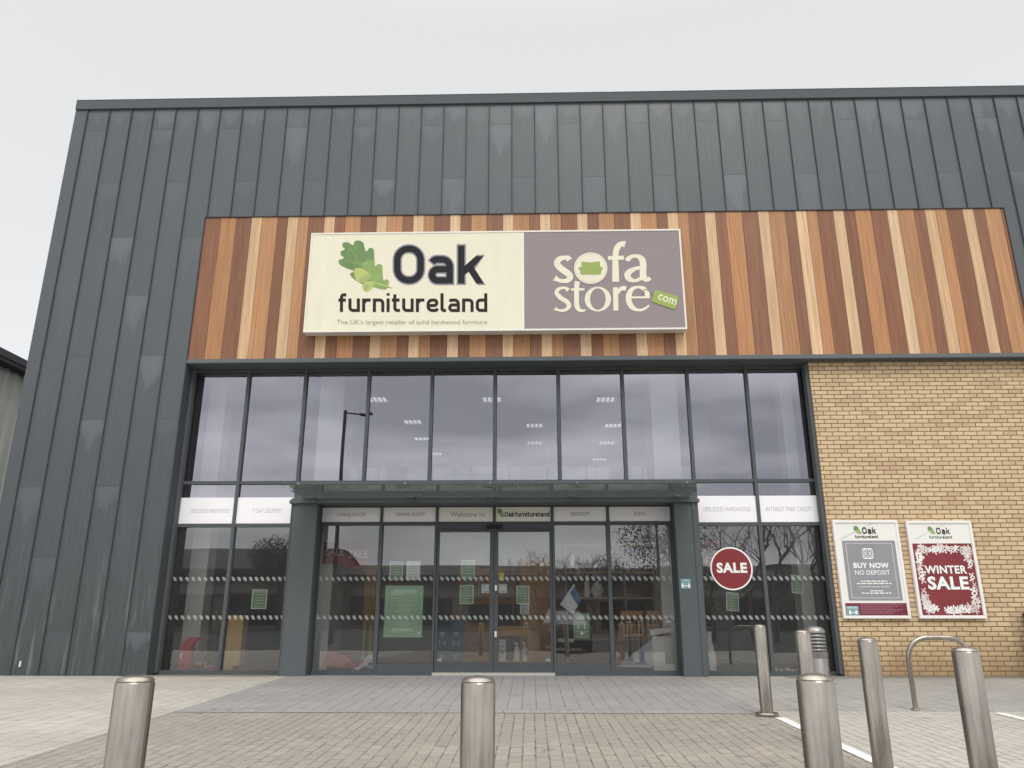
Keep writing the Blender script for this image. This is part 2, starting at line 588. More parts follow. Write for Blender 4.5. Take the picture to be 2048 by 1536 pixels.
def make_brick():
    m = M('buff_brick')
    c0 = m.n('ShaderNodeTexCoord')
    sp = m.n('ShaderNodeSeparateXYZ'); m.l(c0.outputs['Object'], sp.inputs[0])
    cb = m.n('ShaderNodeCombineXYZ'); m.l(m.math('ADD', sp.outputs[0], sp.outputs[1]), cb.inputs[0]); m.l(sp.outputs[2], cb.inputs[1])
    wob = m.noise(cb.outputs[0], 9.0, 2, .5, 'Color')
    va = m.n('ShaderNodeVectorMath', operation='MULTIPLY_ADD'); m.l(wob, va.inputs[0]); va.inputs[1].default_value = (.016, .012, 0); m.l(cb.outputs[0], va.inputs[2])
    vs = m.n('ShaderNodeVectorMath', operation='SUBTRACT'); m.l(va.outputs[0], vs.inputs[0]); vs.inputs[1].default_value = (.008 - .03, .006, 0)
    bt = m.n('ShaderNodeTexBrick', offset=.5, offset_frequency=2, squash=1.0)
    for k, v in (('Scale', 1.0), ('Mortar Size', .0072), ('Mortar Smooth', .2), ('Bias', -.15), ('Brick Width', .225), ('Row Height', .075)):
        bt.inputs[k].default_value = v
    bt.inputs['Color1'].default_value = (.61, .47, .30, 1); bt.inputs['Color2'].default_value = (.53, .39, .24, 1); bt.inputs['Mortar'].default_value = (.20, .13, .055, 1)
    m.l(vs.outputs[0], bt.inputs['Vector'])
    # a few pinker and greyer bricks, in loose groups
    bt2 = m.n('ShaderNodeTexBrick', offset=.5, offset_frequency=2, squash=1.0)
    for k, v in (('Scale', 1.0), ('Mortar Size', 0.0), ('Bias', -.1), ('Brick Width', .225), ('Row Height', .075)):
        bt2.inputs[k].default_value = v
    bt2.inputs['Color1'].default_value = (0, 0, 0, 1); bt2.inputs['Color2'].default_value = (1, 1, 1, 1)
    m.l(vs.outputs[0], bt2.inputs['Vector'])
    grp = m.ramp(m.math('ADD', m.math('MULTIPLY', bt2.outputs['Color'], .45), m.noise(cb.outputs[0], 1.6, 3)), (.74, 0.0), (.86, 1.0))
    c = m.mix(m.math('MULTIPLY', grp, .55), bt.outputs['Color'], (.45, .30, .215))
    face = m.noise(cb.outputs[0], 26, 4, .6)
    c = m.mix(m.math('MULTIPLY', m.ramp(face, (.35, 0.0), (.72, 1.0)), .3), c, (.68, .51, .29))
    stain = m.n('ShaderNodeMapRange'); stain.inputs['From Min'].default_value = .75; stain.inputs['From Max'].default_value = .0
    m.l(m.math('ADD', sp.outputs[2], m.math('MULTIPLY', m.math('SUBTRACT', m.noise(cb.outputs[0], 2.2, 4, .6), .5), 1.1)), stain.inputs[0])
    c = m.mix(m.math('MULTIPLY', stain.outputs[0], .75), c, (.27, .175, .09))
    c = m.mix(bt.outputs['Fac'], c, (.185, .122, .058))
    h = m.math('ADD', m.math('SUBTRACT', 1.0, bt.outputs['Fac']), m.math('MULTIPLY', face, .3))
    return m.bsdf(c, .9, 0, m.bump(h, .8, .008), .2)


def make_paving(name, bw, rh, c1, c2, mortar, msize, stain_c, rot=True, seed=0.0, stainf=.5, bmp=.5, stain_scale=.9):
    m = M(name)
    v = m.coord('Object', (1, 1, 1), (0, 0, R(90) if rot else 0), (seed, seed * .7, 0))
    wob = m.noise(v, 7, 2, .5, 'Color')
    va = m.n('ShaderNodeVectorMath', operation='MULTIPLY_ADD'); m.l(wob, va.inputs[0]); va.inputs[1].default_value = (.016, .012, 0); m.l(v, va.inputs[2])
    bt = m.n('ShaderNodeTexBrick', offset=.43, offset_frequency=2, squash=1.0)
    for k, x in (('Scale', 1.0), ('Mortar Size', msize), ('Mortar Smooth', .3), ('Bias', 0.0), ('Brick Width', bw), ('Row Height', rh)):
        bt.inputs[k].default_value = x
    av = tuple((x + y) / 2 for x, y in zip(c1, c2))
    k1, k2 = (tuple(a + (x - a) * .55 for x, a in zip(q, av)) for q in (c1, c2))
    bt.inputs['Color1'].default_value = (*k1, 1); bt.inputs['Color2'].default_value = (*k2, 1); bt.inputs['Mortar'].default_value = (*av, 1)
    m.l(va.outputs[0], bt.inputs['Vector'])
    grit = m.noise(v, 70, 4, .7)
    blot = m.noise(v, stain_scale, 6, .62)
    c = m.mix(m.math('MULTIPLY', m.ramp(blot, (.36, 0.0), (.68, 1.0)), stainf), bt.outputs['Color'], stain_c)
    brk = m.ramp(m.noise(v, 5.5, 3, .6), (.36, .15), (.64, 1.0))
    c = m.mix(m.math('MULTIPLY', bt.outputs['Fac'], brk), c, tuple(x * .72 for x in mortar))
    c = m.mix(.5, c, m.ramp(grit, (.25, .28), (.75, .72)), 'OVERLAY')
    spots = m.ramp(m.noise(v, 11, 2, .5), (.70, 0.0), (.78, 1.0))
    gum = m.ramp(m.noise(v, 4.6, 1, .3), (.735, 0.0), (.75, 1.0))
    c = m.mix(m.math('MULTIPLY', gum, .45), c, tuple(x * .5 for x in stain_c))
    big = m.ramp(m.noise(m.coord('Object', (.35, .8, 1), loc=(seed, 2, 0)), 1.0, 5, .6), (.42, 0.0), (.62, 1.0))
    c = m.mix(m.math('MULTIPLY', big, .3), c, tuple(x * .85 for x in stain_c))
    c = m.mix(m.math('MULTIPLY', spots, .25), c, tuple(x * .55 for x in stain_c))
    h = m.math('ADD', m.math('SUBTRACT', 1.0, bt.outputs['Fac']), m.math('MULTIPLY', grit, .35))
    return m.bsdf(c, .85, 0, m.bump(h, bmp, .006), .25)


def make_glass(name, tint=(.80, .84, .83), base=.22, gain=.75, wave=.05, film=None, filmf=0.0, gcol=(.93, .95, .97, 1)):
    m = M(name)
    nrm = m.bump(m.noise(m.coord('Object', (.9, .9, .55)), 1.0, 1), wave, .05)
    tr = m.n('ShaderNodeBsdfTransparent'); tr.inputs[0].default_value = (*tint, 1)
    gl = m.n('ShaderNodeBsdfGlossy'); gl.inputs['Roughness'].default_value = .0; gl.inputs['Color'].default_value = gcol
    m.l(nrm, gl.inputs['Normal'])
    fr = m.n('ShaderNodeFresnel', IOR=1.5)
    f = m.math('ADD', base, m.math('MULTIPLY', fr.outputs[0], gain), True)
    mx = m.n('ShaderNodeMixShader')
    if film:                                  # dirt and algae film on the canopy; painted-in haze on window and shopfront panes
        df = m.n('ShaderNodeBsdfTranslucent'); df.inputs[0].default_value = (*film, 1)
        d2 = m.n('ShaderNodeBsdfDiffuse'); d2.inputs[0].default_value = (*film, 1)
        ad = m.n('ShaderNodeAddShader'); m.l(df.outputs[0], ad.inputs[0]); m.l(d2.outputs[0], ad.inputs[1])
        m2 = m.n('ShaderNodeMixShader'); m2.inputs[0].default_value = filmf
        m.l(tr.outputs[0], m2.inputs[1]); m.l(ad.outputs[0], m2.inputs[2]); tr = m2
    m.l(f, mx.inputs[0]); m.l(tr.outputs[0], mx.inputs[1]); m.l(gl.outputs[0], mx.inputs[2])
    m.l(mx.outputs[0], m.out.inputs[0])
    return m.m


def make_steel(name, col=(.50, .47, .44), rough=.34):
    m = M(name)
    br = m.noise(m.coord('Object', (60, 60, 1.4)), 1.0, 4, .6)
    st = m.noise(m.coord('Object', (7, 7, 2.2)), 1.0, 4, .6)
    c = m.mix(m.ramp(st, (.38, 0.0), (.7, 1.0)), tuple(x * .62 for x in col), col)
    c = m.mix(m.math('MULTIPLY', br, .3), c, tuple(x * .7 for x in col))
    r = m.math('ADD', rough - .08, m.math('MULTIPLY', st, .24))
    return m.bsdf(c, r, .92, m.bump(br, .05, .002))


def make_emit(name, col, strength):
    m = M(name)
    e = m.n('ShaderNodeEmission', Strength=strength); e.inputs[0].default_value = (*col, 1)
    m.l(e.outputs[0], m.out.inputs[0])
    return m.m


def make_film(name, col, alpha, rough=.5):
    """Thin translucent film or fabric: part of the light passes straight through."""
    m = M(name)
    d = m.n('ShaderNodeBsdfDiffuse'); d.inputs[0].default_value = (*col, 1)
    t = m.n('ShaderNodeBsdfTransparent')
    mx = m.n('ShaderNodeMixShader'); mx.inputs[0].default_value = alpha
    m.l(t.outputs[0], mx.inputs[1]); m.l(d.outputs[0], mx.inputs[2])
    m.l(mx.outputs[0], m.out.inputs[0])
    return m.m


zinc = make_zinc()
trim = plain('grey_powder_coat', (.092, .104, .110), .42, 0, .1, 3)
frame_m = plain('frame_powder_coat', (.085, .094, .10), .38, 0, .08, 3)
dark_trim = plain('dark_soffit_metal', (.058, .064, .071), .5, 0, .1, 3)
door_m = plain('door_powder_coat', (.075, .082, .088), .4, 0, .08, 3)
timber = make_timber()
brick = make_brick()
glass = make_glass('window_glass', (.84, .86, .87), .24, .75, .05, (.40, .40, .42), .02, (.90, .89, 1.0, 1))
glass_low = make_glass('shopfront_glass', (.95, .96, .95), .135, .95, .05, (.44, .44, .45), .055)
canopy_glass = make_glass('canopy_glass', (.72, .755, .73), .02, .45, .02, (.13, .15, .14), .14)
clear_glass = make_glass('balustrade_glass', (.82, .87, .85), .03, .6, .0)
steel = make_steel('brushed_steel', (.47, .43, .375), .23)
steel_dark = make_steel('cast_aluminium', (.40, .39, .38), .42)
cream = plain('sign_cream', (.76, .725, .575), .45, 0, .08, 2.0, .5, (2.2, 1, .5))
purple = plain('sign_mauve', (.285, .24, .25), .45, 0, .05, 2.2)
sign_edge = plain('sign_edge', (.70, .67, .60), .5, 0, .15, 3)
ink = plain('print_black', (.020, .019, .023), .5, 0, .05)
ink_grey = plain('print_grey', (.27, .27, .30), .5, 0, .05)
ink_brown = plain('print_brown_black', (.030, .021, .018), .5, 0, .05)
tag_grey = plain('print_tagline', (.34, .31, .25), .5, 0, .05)
leaf_a = plain('print_leaf_dark', (.16, .26, .11), .5, 0, .28, 7)
leaf_b = plain('print_leaf_light', (.26, .37, .13), .5, 0, .22, 7)
leaf_c = plain('print_acorn', (.46, .52, .17), .5, 0, .18, 12)
leaf_d = plain('print_acorn_cup', (.36, .42, .19), .5, 0, .3, 40)
sofa_green = plain('print_sofa_green', (.31, .40, .12), .5, 0, .05)
vinyl = plain('white_vinyl', (.85, .84, .86), .4, 0, .03, 1.5)
vinyl_warm = plain('cream_vinyl', (.83, .82, .75), .4, 0, .04, 1.5)
vinyl_ink = plain('vinyl_pale_lettering', (.46, .45, .46), .5, 0, .04)
vinyl_ink2 = plain('vinyl_grey_lettering', (.24, .24, .25), .5, 0, .04)
white_frame = plain('white_poster_frame', (.80, .78, .76), .4, 0, .06, 2)
paper = plain('poster_paper', (.78, .77, .72), .5, 0, .05, 3)
poster_grey = plain('poster_grey', (.275, .275, .295), .5, 0, .12, 2.4)
poster_line = plain('poster_pale_line', (.58, .58, .58), .5, 0, .05)
poster_red = plain('poster_red', (.215, .038, .045), .45, 0, .2, 2.2)
poster_wine = plain('poster_wine', (.17, .03, .05), .45, 0, .1, 3)
white_ink = plain('print_white', (.86, .85, .83), .5, 0, .03)
teal = plain('print_teal', (.20, .34, .36), .5, 0, .06)
notice_green = plain('notice_green', (.27, .38, .25), .5, 0, .12, 5)
green_big = plain('large_notice_green', (.40, .58, .40), .5, 0, .08, 3)
green_line = plain('notice_text_line', (.66, .78, .64), .5, 0, .08)
sheet_white = plain('sheet_paper', (.74, .77, .74), .6, 0, .05, 3)
sheet_blue = plain('sheet_blue', (.10, .17, .34), .5, 0, .08, 5)
sale_red = plain('sale_disc_red', (.225, .03, .036), .35, 0, .06, 3)
yellow = plain('sticker_yellow', (.70, .60, .04), .5, 0, .08)
oak = plain('oak_wood', (.56, .30, .11), .45, 0, .3, 1.0, .4, (3, 30, 30))
oak_light = plain('light_oak_wood', (.74, .48, .17), .45, 0, .2, 1.0, .4, (18, 18, 2))
plaster = plain('white_plaster', (.84, .85, .82), .8, 0, .05, 1.2)
inner_wall = plain('showroom_wall', (.48, .47, .45), .8, 0, .1, 1)
inner_dark = plain('showroom_back_wall', (.36, .33, .30), .8, 0, .2, .8)
carpet = plain('showroom_floor', (.24, .215, .19), .6, 0, .2, 3)
ceiling_m = plain('showroom_ceiling', (.45, .45, .45), .8, 0, .05, 2)
fabric_dark = plain('dark_upholstery', (.035, .034, .036), .8, 0, .25, 9)
ceramic = plain('white_ceramic', (.84, .83, .76), .3, 0, .06, 4)
red_cloth = plain('red_banner_cloth', (.58, .03, .05), .6, 0, .2, 5)
pink_cloth = plain('faded_red_banner', (.55, .13, .17), .6, 0, .2, 5)
plinth_m = plain('plinth_stone_paint', (.78, .76, .70), .7, 0, .06, 4)
foliage = plain('vase_foliage', (.10, .11, .045), .7, 0, .5, 20)
teal_dark = plain('stand_teal', (.06, .13, .16), .5, 0, .1, 4)
lampon = make_emit('lit_louvre', (1.0, .98, .95), .6)
red_film = make_film('red_banner_film', (.34, .05, .08), .62)
white_film = make_film('white_banner_lettering', (.75, .70, .72), .75)
dots = make_film('frosted_dots', (.50, .52, .51), .55)
shed_m = plain('ribbed_sheet_grey', (.36, .365, .34), .6, 0, .08, 1)
shed_roof = plain('dark_eaves', (.045, .045, .05), .6, 0, .1, 2)
bark = plain('tree_bark', (.13, .115, .10), .9, 0, .3, 8)
ever = plain('evergreen_leaves', (.06, .08, .045), .8, 0, .5, 2)
car_paint = plain('dark_car_paint', (.02, .02, .024), .6, 0, .05, 2, .35)
car_glass = make_glass('car_glass', (.20, .22, .22), .0, .22, .0)
rubber = plain('tyre_rubber', (.02, .02, .02), .8)
lamp_dark = plain('lamp_post_paint', (.025, .026, .035), .5)
lens = plain('headlight_lens', (.6, .62, .64), .15, .3)
road_m = plain('car_park_asphalt', (.075, .073, .072), .9, 0, .25, 2.5, .3, (1, 1, 1), .4)
store_roof = plain('far_store_roof', (.085, .087, .09), .6, 0, .5, 1.2, .5, (.2, 6, 1))
store_wall = plain('far_store_wall', (.27, .255, .23), .8, 0, .2, .6)
white_paint = M('road_line_paint')
_v = white_paint.coord('Object')
white_paint = white_paint.bsdf(white_paint.mix(white_paint.ramp(white_paint.noise(_v, 18, 5, .7), (.36, 0.0), (.5, 1.0)), (.42, .39, .35), (.74, .73, .69)), .8)
light_pave = make_paving('light_paving', .40, .20, (.46, .435, .385), (.375, .355, .315), (.22, .20, .165), .0075, (.32, .295, .26), True, .0, .55)
slab_pave = make_paving('slab_paving', .42, .21, (.36, .348, .322), (.30, .288, .268), (.16, .15, .13), .007, (.23, .22, .195), True, 3.3, .6)
bay_pave = make_paving('bay_paving', .20, .105, (.44, .42, .375), (.365, .345, .305), (.175, .16, .13), .007, (.34, .32, .28), True, 1.7, .4)
plank_pave = make_paving('plank_paving', .62, .165, (.30, .292, .29), (.25, .244, .245), (.125, .12, .115), .006, (.225, .21, .20), True, 5.1, .45)
brown_pave = make_paving('brown_block_paving', .20, .105, (.335, .303, .262), (.255, .23, .20), (.14, .124, .104), .0075, (.235, .208, .178), True, 2.2, .5)
drain_m = plain('drain_strip_concrete', (.19, .175, .14), .9, 0, .25, 6)

# ------------------------------------------------------------------ ground
rnd = random.Random(7)


def sheet(name, x0, x1, y0, y1, mat, lift):
    """Ground sheet that follows the fall of the ground."""
    ys = sorted({y0, y1, *[y for y in (-16.0, 0.0) if y0 < y < y1]})
    mb = MB()
    for a, b in zip(ys, ys[1:]):
        mb.face([(x0, a, gz(a) + lift), (x1, a, gz(a) + lift), (x1, b, gz(b) + lift), (x0, b, gz(b) + lift)])
    return struct(mb.build(name, mat))


sheet('ground', -400, 400, -400, 400, road_m, -.020)
sheet('light_pavement', -40, -3.905, -13.6, -.005, light_pave, -.004)
sheet('entrance_paving', -3.9, 2.515, -4.10, -.005, plank_pave, -.004)
sheet('block_paved_road', -3.9, 2.515, -14.5, -4.105, brown_pave, -.004)
sheet('slab_pavement', 2.52, 40, -3.98, -.005, slab_pave, -.004)
sheet('parking_bay_paving', 2.52, 40, -14.5, -3.985, bay_pave, -.004)
sheet('kerb_strip', -3.905, 2.515, -4.22, -3.99, make_paving('kerb_block', .30, .22, (.30, .29, .28), (.26, .25, .245), (.15, .14, .13), .006, (.22, .21, .2), False), 0.0)
sheet('drain_strip', 4.0, 40, -.30, -.006, drain_m, .0)
sheet('drain_strip', -6.1, -4.1, -.22, -.006, drain_m, .0)
for x0, x1, y0, y1, dx in ((2.50, 2.605, -11.5, -4.5, .012), (4.95, 5.06, -9.5, -4.12, .0)):
    mb = MB()
    n = 14
    for k in range(n):
        a, b = y0 + (y1 - y0) * k / n, y0 + (y1 - y0) * (k + 1) / n
        xa, xb = (y1 - a) * dx, (y1 - b) * dx
        mb.face([(x0 + xa, a, gz(a) + .002), (x1 + xa, a, gz(a) + .002), (x1 + xb, b, gz(b) + .002), (x0 + xb, b, gz(b) + .002)])
    struct(mb.build('painted_line', white_paint))

# ------------------------------------------------------------------ the shop
GL = .25                                    # plane of the glass
XL, XR = -9.055, 11.8
store = thing('furniture_shop', 'large shop clad in dark grey zinc with striped timber fascia and tall glass front', 'shop', (0, 0, 0))


def part(mb, name, mats, parent=store, **kw):
    return mb.build(name, mats, parent, **kw)


# zinc: sheets 448 mm wide, lapped every 3.57 m in three staggered steps
pan, seam = MB(), MB()
YC = -.15
SEAM0, SW = -8.835, .4487


def zinc_strip(x0, x1, z0, z1, joints):
    zs = sorted([z for z in joints if z0 + .05 < z < z1 - .05] + [z0, z1])
    for a, b in zip(zs, zs[1:]):
        t = rnd.random(); u = rnd.random() * 40; bl = rnd.random()
        yb, yt = YC - .0016, YC + .0004
        if b > ZT - .1: bl = rnd.uniform(.5, 1.0)
        ux = u + (x1 - x0)
        pan.face([(x0, yb, a), (x1, yb, a), (x1, yt, b), (x0, yt, b)], 0,
                 [(u, b - a), (ux, b - a), (ux, 0), (u, 0)], [(t, 0, bl), (t, 1, bl), (t, 1, bl), (t, 0, bl)])
        pan.face([(x0, yb, a), (x0, yb + .006, a), (x1, yb + .006, a), (x1, yb, a)], 0, [(u, 9), (u, 9), (ux, 9), (ux, 9)], (t, .5, 0))


ZT = 10.66
k = 0
edges = [XL + .0] + [SEAM0 + SW * i for i in range(0, 47)]
edges = [e for e in edges if e < XR - .05] + [XR]
for i, (a, b) in enumerate(zip(edges, edges[1:])):
    st = (i - 1) % 3
    js = [10.18 - 1.19 * st - 3.57 * n for n in range(4)]
    if i == 0: js = [9.0 - 2.95 * n for n in range(4)]
    for c0, c1, z0 in ((XL, -6.185, .0), (-6.185, 8.89, 8.225), (8.89, XR, .0)):
        x0, x1 = max(a, c0), min(b, c1)
        if x1 - x0 > .01: zinc_strip(x0, x1, z0, ZT, js)
    if i > 0:
        z0 = 8.225 if -6.185 < a < 8.89 else 0.0
        seam.box(a - .006, a + .006, YC - .028, YC - .0045, z0 + .004, ZT - .01)
part(pan, 'zinc_cladding', zinc)
part(seam, 'standing_seams', dark_trim)
q = MB(); a_ = at(40, 1328, YC - .02); q.box(a_.x - .010, a_.x + .010, YC - .03, YC - .003, a_.z - .045, a_.z + .045); part(q, 'cable_clip', plain('clip_white', (.75, .75, .74), .4))
cor = MB()
cor.box(XL - .035, XL + .215, YC - .012, YC + .10, .004, ZT - .004)
part(cor, 'corner_flashing', zinc)
cop = MB()
cop.box(XL - .03, XR, -.195, .30, ZT, 10.862)
cop.box(XL - .032, XR, -.199, .31, 10.8625, 10.872)
for x in (-6.0, -3.0, .0, 3.0, 6.0, 9.0):
    cop.box(x - .05, x + .05, -.1965, .3, ZT - .0015, 10.860)
part(cop, 'parapet_coping', trim)
edge = MB()                                  # turned edges of the zinc round the opening
edge.box(-6.187, 8.892, YC - .010, -.02, 8.207, 8.222)
edge.box(-6.187, -6.172, YC - .010, .30, .004, 8.206)
edge.box(8.877, 8.892, YC - .010, .05, .004, 8.206)
part(edge, 'zinc_edge_trim', dark_trim)

# timber fascia: boards 200 and 300 mm wide in a repeating order of three colours
LGT, MID, DRK = (.63, .435, .262), (.43, .222, .105), (.238, .108, .059)
seq = [(.3, DRK), (.3, MID), (.29, DRK)] + [(.2, LGT), (.3, MID), (.2, DRK), (.2, LGT), (.2, MID), (.3, DRK), (.2, LGT), (.2, DRK), (.3, MID), (.3, DRK)] * 6
tb = MB()
x = -6.17
for wdt, colr in seq:
    x1 = min(x + wdt, 8.876)
    j = rnd.uniform(.90, 1.10); hj = rnd.uniform(-.04, .04)
    tb.box(x + .003, x1 - .003, -.140 - rnd.uniform(0, .003), -.10, 5.352, 8.203, 0, (colr[0] * j, colr[1] * j * (1 + hj), colr[2] * j * (1 + 2 * hj)))
    x += wdt
    if x >= 8.87: break
part(tb, 'timber_cladding', timber)
fb = MB()
fb.box(-6.17, 8.876, -.099, .22, 5.30, 8.203)
fb.box(-6.17, 8.876, -.098, .22, 8.224, ZT - .01)
fb.box(XL + .04, -6.19, -.09, .35, .0, ZT - .01)
fb.box(8.90, XR - .02, -.09, .35, .0, ZT - .01)
part(fb, 'wall_backing', dark_trim)
ft = MB()
ft.face([(-6.170, -.178, 5.272), (8.876, -.178, 5.272), (8.876, -.150, 5.350), (-6.170, -.150, 5.350)])
ft.box(-6.170, 8.876, -.176, -.10, 5.262, 5.2715)
ft.box(-6.170, 8.876, -.149, -.10, 5.2725, 5.350)
part(ft, 'fascia_trim', trim)
sf = MB()
sf.box(-6.170, 8.876, -.10, .34, 5.262, 5.297)
part(sf, 'soffit', trim)

bw_ = MB()
bw_.box(4.985, 8.876, .0, .33, -.05, 5.261)
part(bw_, 'brick_wall', brick)

# glazing
MX = [-6.168, -5.155, -4.10, -2.933, -1.774, -.624, .524, 1.683, 2.859, 3.92, 4.983]


def window(x0, x1, z0, z1, fw=.027, glassm=glass, y=GL, dep=(-.055, .06), dots_z=(), tilt=.0025, ftop=None, name='window', fbot=None):
    """One framed pane: the frame is the part, pane and frosted dots hang under it."""
    mb = MB()
    ya, yb = y + dep[0], y + dep[1]
    e = .0006
    x0 += e; x1 -= e; z0 += e; z1 -= e
    ft_ = fw if ftop is None else ftop
    mb.box(x0, x0 + fw, ya, yb, z0, z1)
    mb.box(x1 - fw, x1, ya, yb, z0, z1)
    mb.box(x0 + fw + e, x1 - fw - e, ya + .012, yb, z0, z0 + (fbot or fw))
    mb.box(x0 + fw + e, x1 - fw - e, ya + .012, yb, z1 - ft_, z1)
    g = .008                                # gasket
    mb.box(x0 + fw, x0 + fw + g, y - .02, y + .02, z0 + fw, z1 - ft_, 1)
    mb.box(x1 - fw - g, x1 - fw, y - .02, y + .02, z0 + fw, z1 - ft_, 1)
    f = mb.build(name, [frame_m, dark_trim], store)
    p = MB()
    t1, t2 = rnd.uniform(-tilt, tilt), rnd.uniform(-tilt, tilt)
    a, b, c, d = x0 + fw, x1 - fw, z0 + (fbot or fw), z1 - ft_
    p.face([(a, y - t1 - t2, c), (b, y + t1 - t2, c), (b, y + t1 + t2, d), (a, y - t1 + t2, d)])
    p.build('pane', glassm, f, fix=False)
    if dots_z:
        q = MB()
        T = lambda u, v, h: Vector((u, y - .004 - h * .2, v))
        n = int(round((b - a) / .102))
        for zz in dots_z:
            for i in range(n):
                cx = a + (b - a) * (i + .5) / n
                pts = [(-.034, .030), (-.012, .040), (.016, .026), (.030, .002), (.034, -.034), (.006, -.030), (-.020, -.010)]
                q.poly(T, [(cx + px, zz + pz) for px, pz in pts], 0, .002)
        q.build('frosted_dots', dots, f)
    return f


for i in range(10):
    window(MX[i], MX[i + 1], 3.166, 5.261, ftop=.05)
for i in (0, 1, 8, 9):
    window(MX[i], MX[i + 1], 2.421, 3.165)
ZD = (1.515, .885)
for i in (0, 1, 8, 9):
    window(MX[i], MX[i + 1], .024, 2.420, glassm=glass_low, dots_z=ZD, fw=.028)
sill = MB()
sill.box(-6.17, -3.9, GL - .075, GL + .08, -.02, .023)
sill.box(2.65, 4.985, GL - .075, GL + .08, -.02, .023)
sill.box(-3.9, -1.62, GL - .075, GL + .08, -.02, .023)
sill.box(.385, 2.65, GL - .075, GL + .08, -.02, .023)
part(sill, 'window_sill', frame_m)
for x0, x1, y0 in ((4.925, 4.984, .035), (-6.170, -6.125, .10)):
    jm = MB(); jm.box(x0, x1, y0, GL - .056, .024, 5.26); part(jm, 'jamb_flashing', frame_m)

# entrance screen
PM = [-3.655, -2.577, -1.612, -.623, .375, 1.331, 2.428]
for i in range(6):
    window(PM[i], PM[i + 1], 2.445, 2.745, fw=.025, name='toplight')
for i in (0, 1, 4, 5):
    window(PM[i], PM[i + 1], .024, 2.444, glassm=glass_low, dots_z=ZD, fw=.030, fbot=.135 if i in (1, 4) else None)
sp_ = MB()
sp_.box(MX[2] + .004, MX[8] - .004, .16, .24, 2.746, 3.163)
part(sp_, 'spandrel_panel', trim)
pl = MB()
for x0, x1 in ((-4.052, -3.612), (2.415, 2.80)):
    q = MB()
    q.box(x0, x1, -.15, .19, -.02, 2.738)
    q.box(x0 + .30 if x0 > 0 else x0 + .001, x0 + .335 if x0 > 0 else x0 + .012, -.168, -.1505, -.02, 2.736)
    part(q, 'pilaster', trim)
for x0, x1 in ((-3.611, -3.656), (2.414, 2.429)):
    q = MB(); q.box(x0, x1, .0, .194, -.02, 2.737); part(q, 'pilaster_return', dark_trim)
bm_ = MB()
bm_.box(-4.085, 2.835, -.19, .158, 2.742, 2.800)
bm_.box(-4.06, 2.81, -.16, .158, 2.801, 2.835)
part(bm_, 'portal_beam', trim)
hd = MB()
hd.box(-1.610, .373, GL - .055, GL + .1, 2.345, 2.443)
part(hd, 'door_header', door_m)
sn = MB()
sn.box(-.75, -.49, GL - .115, GL - .057, 2.352, 2.405)
sn.box(-.72, -.52, GL - .125, GL - .116, 2.357, 2.385)
part(sn, 'door_sensor', ink)
th = MB()
th.box(-1.62, .385, GL - .11, GL + .1, -.02, .026)
part(th, 'door_threshold', plain('door_threshold_metal', (.55, .53, .48), .5, .2))
for x0, x1, sx in ((-1.605, -.626, 1), (-.620, .368, -1)):
    mb = MB()
    z0, z1 = .030, 2.343
    s0, s1 = (.045, .068) if sx > 0 else (.068, .045)
    mb.box(x0, x0 + s0, GL - .03, GL + .03, z0, z1)
    mb.box(x1 - s1, x1, GL - .03, GL + .03, z0, z1)
    mb.box(x0 + s0, x1 - s1, GL - .028, GL + .028, z0, z0 + .155)
    mb.box(x0 + s0, x1 - s1, GL - .028, GL + .028, z1 - .045, z1)
    d = mb.build('sliding_door', door_m, store)
    p = MB(); p.face([(x0 + s0, GL, z0 + .155), (x1 - s1, GL + .002 * sx, z0 + .155), (x1 - s1, GL + .002 * sx, z1 - .045), (x0 + s0, GL, z1 - .045)])
    p.build('pane', glass_low, d, fix=False)
    q = MB(); T = lambda u, v, h: Vector((u, GL - .004 - h * .2, v))
    for zz in ZD:
        for i in range(9):
            cx = x0 + s0 + (x1 - x0 - s0 - s1) * (i + .5) / 9
            q.poly(T, [(cx + px, zz + pz) for px, pz in [(-.034, .030), (-.012, .040), (.016, .026), (.030, .002), (.034, -.034), (.006, -.030), (-.020, -.010)]], 0, .002)
    q.build('frosted_dots', dots, d)
for zz in (1.365, .625):
    q = MB(); q.box(-.605, -.570, GL - .045, GL - .031, zz - .045, zz + .045); q.box(-.593, -.582, GL - .052, GL - .0455, zz - .02, zz + .0)
    part(q, 'door_lock', plain('lock_white', (.75, .75, .74), .4))

# glass canopy over the entrance
cg = MB()
for x0, x1 in ((-3.865, -2.92), (-2.91, -1.775), (-1.765, -.63), (-.62, .515), (.525, 1.66), (1.67, 2.68)):
    cg.box(x0, x1, -1.46, -.10, 2.842, 2.855)
can = part(cg, 'glass_canopy', canopy_glass)
q = MB(); q.box(-3.865, 2.68, -1.464, -1.4605, 2.8415, 2.8555); q.build('glass_edge', plain('glass_edge_green', (.035, .05, .045), .3), can)
for x in (-3.62, -1.95, -.62, .73, 2.42):
    q = MB()
    for yy in (-1.32, -.30):
        q.lathe([(.0, .0), (.028, .0), (.028, .014), (.0, .014)], (x, yy, 2.828), 12)
        for sx in (-1, 1):
            for sy in (-1, 1):
                q.tube([(x, yy, 2.822), (x + .09 * sx, yy + .06 * sy, 2.828)], .010, 6)
                q.lathe([(.0, .0), (.022, .0), (.022, .012), (.0, .012)], (x + .09 * sx, yy + .06 * sy, 2.826), 10)
    q.tube([(x, -.42, 2.815), (x, -.16, 2.795)], [.010, .014], 8)
    q.tube([(x, -1.30, 2.859), (x, -1.30, 2.905)], [.02, .012], 8)
    q.build('canopy_bracket', steel_dark, can)

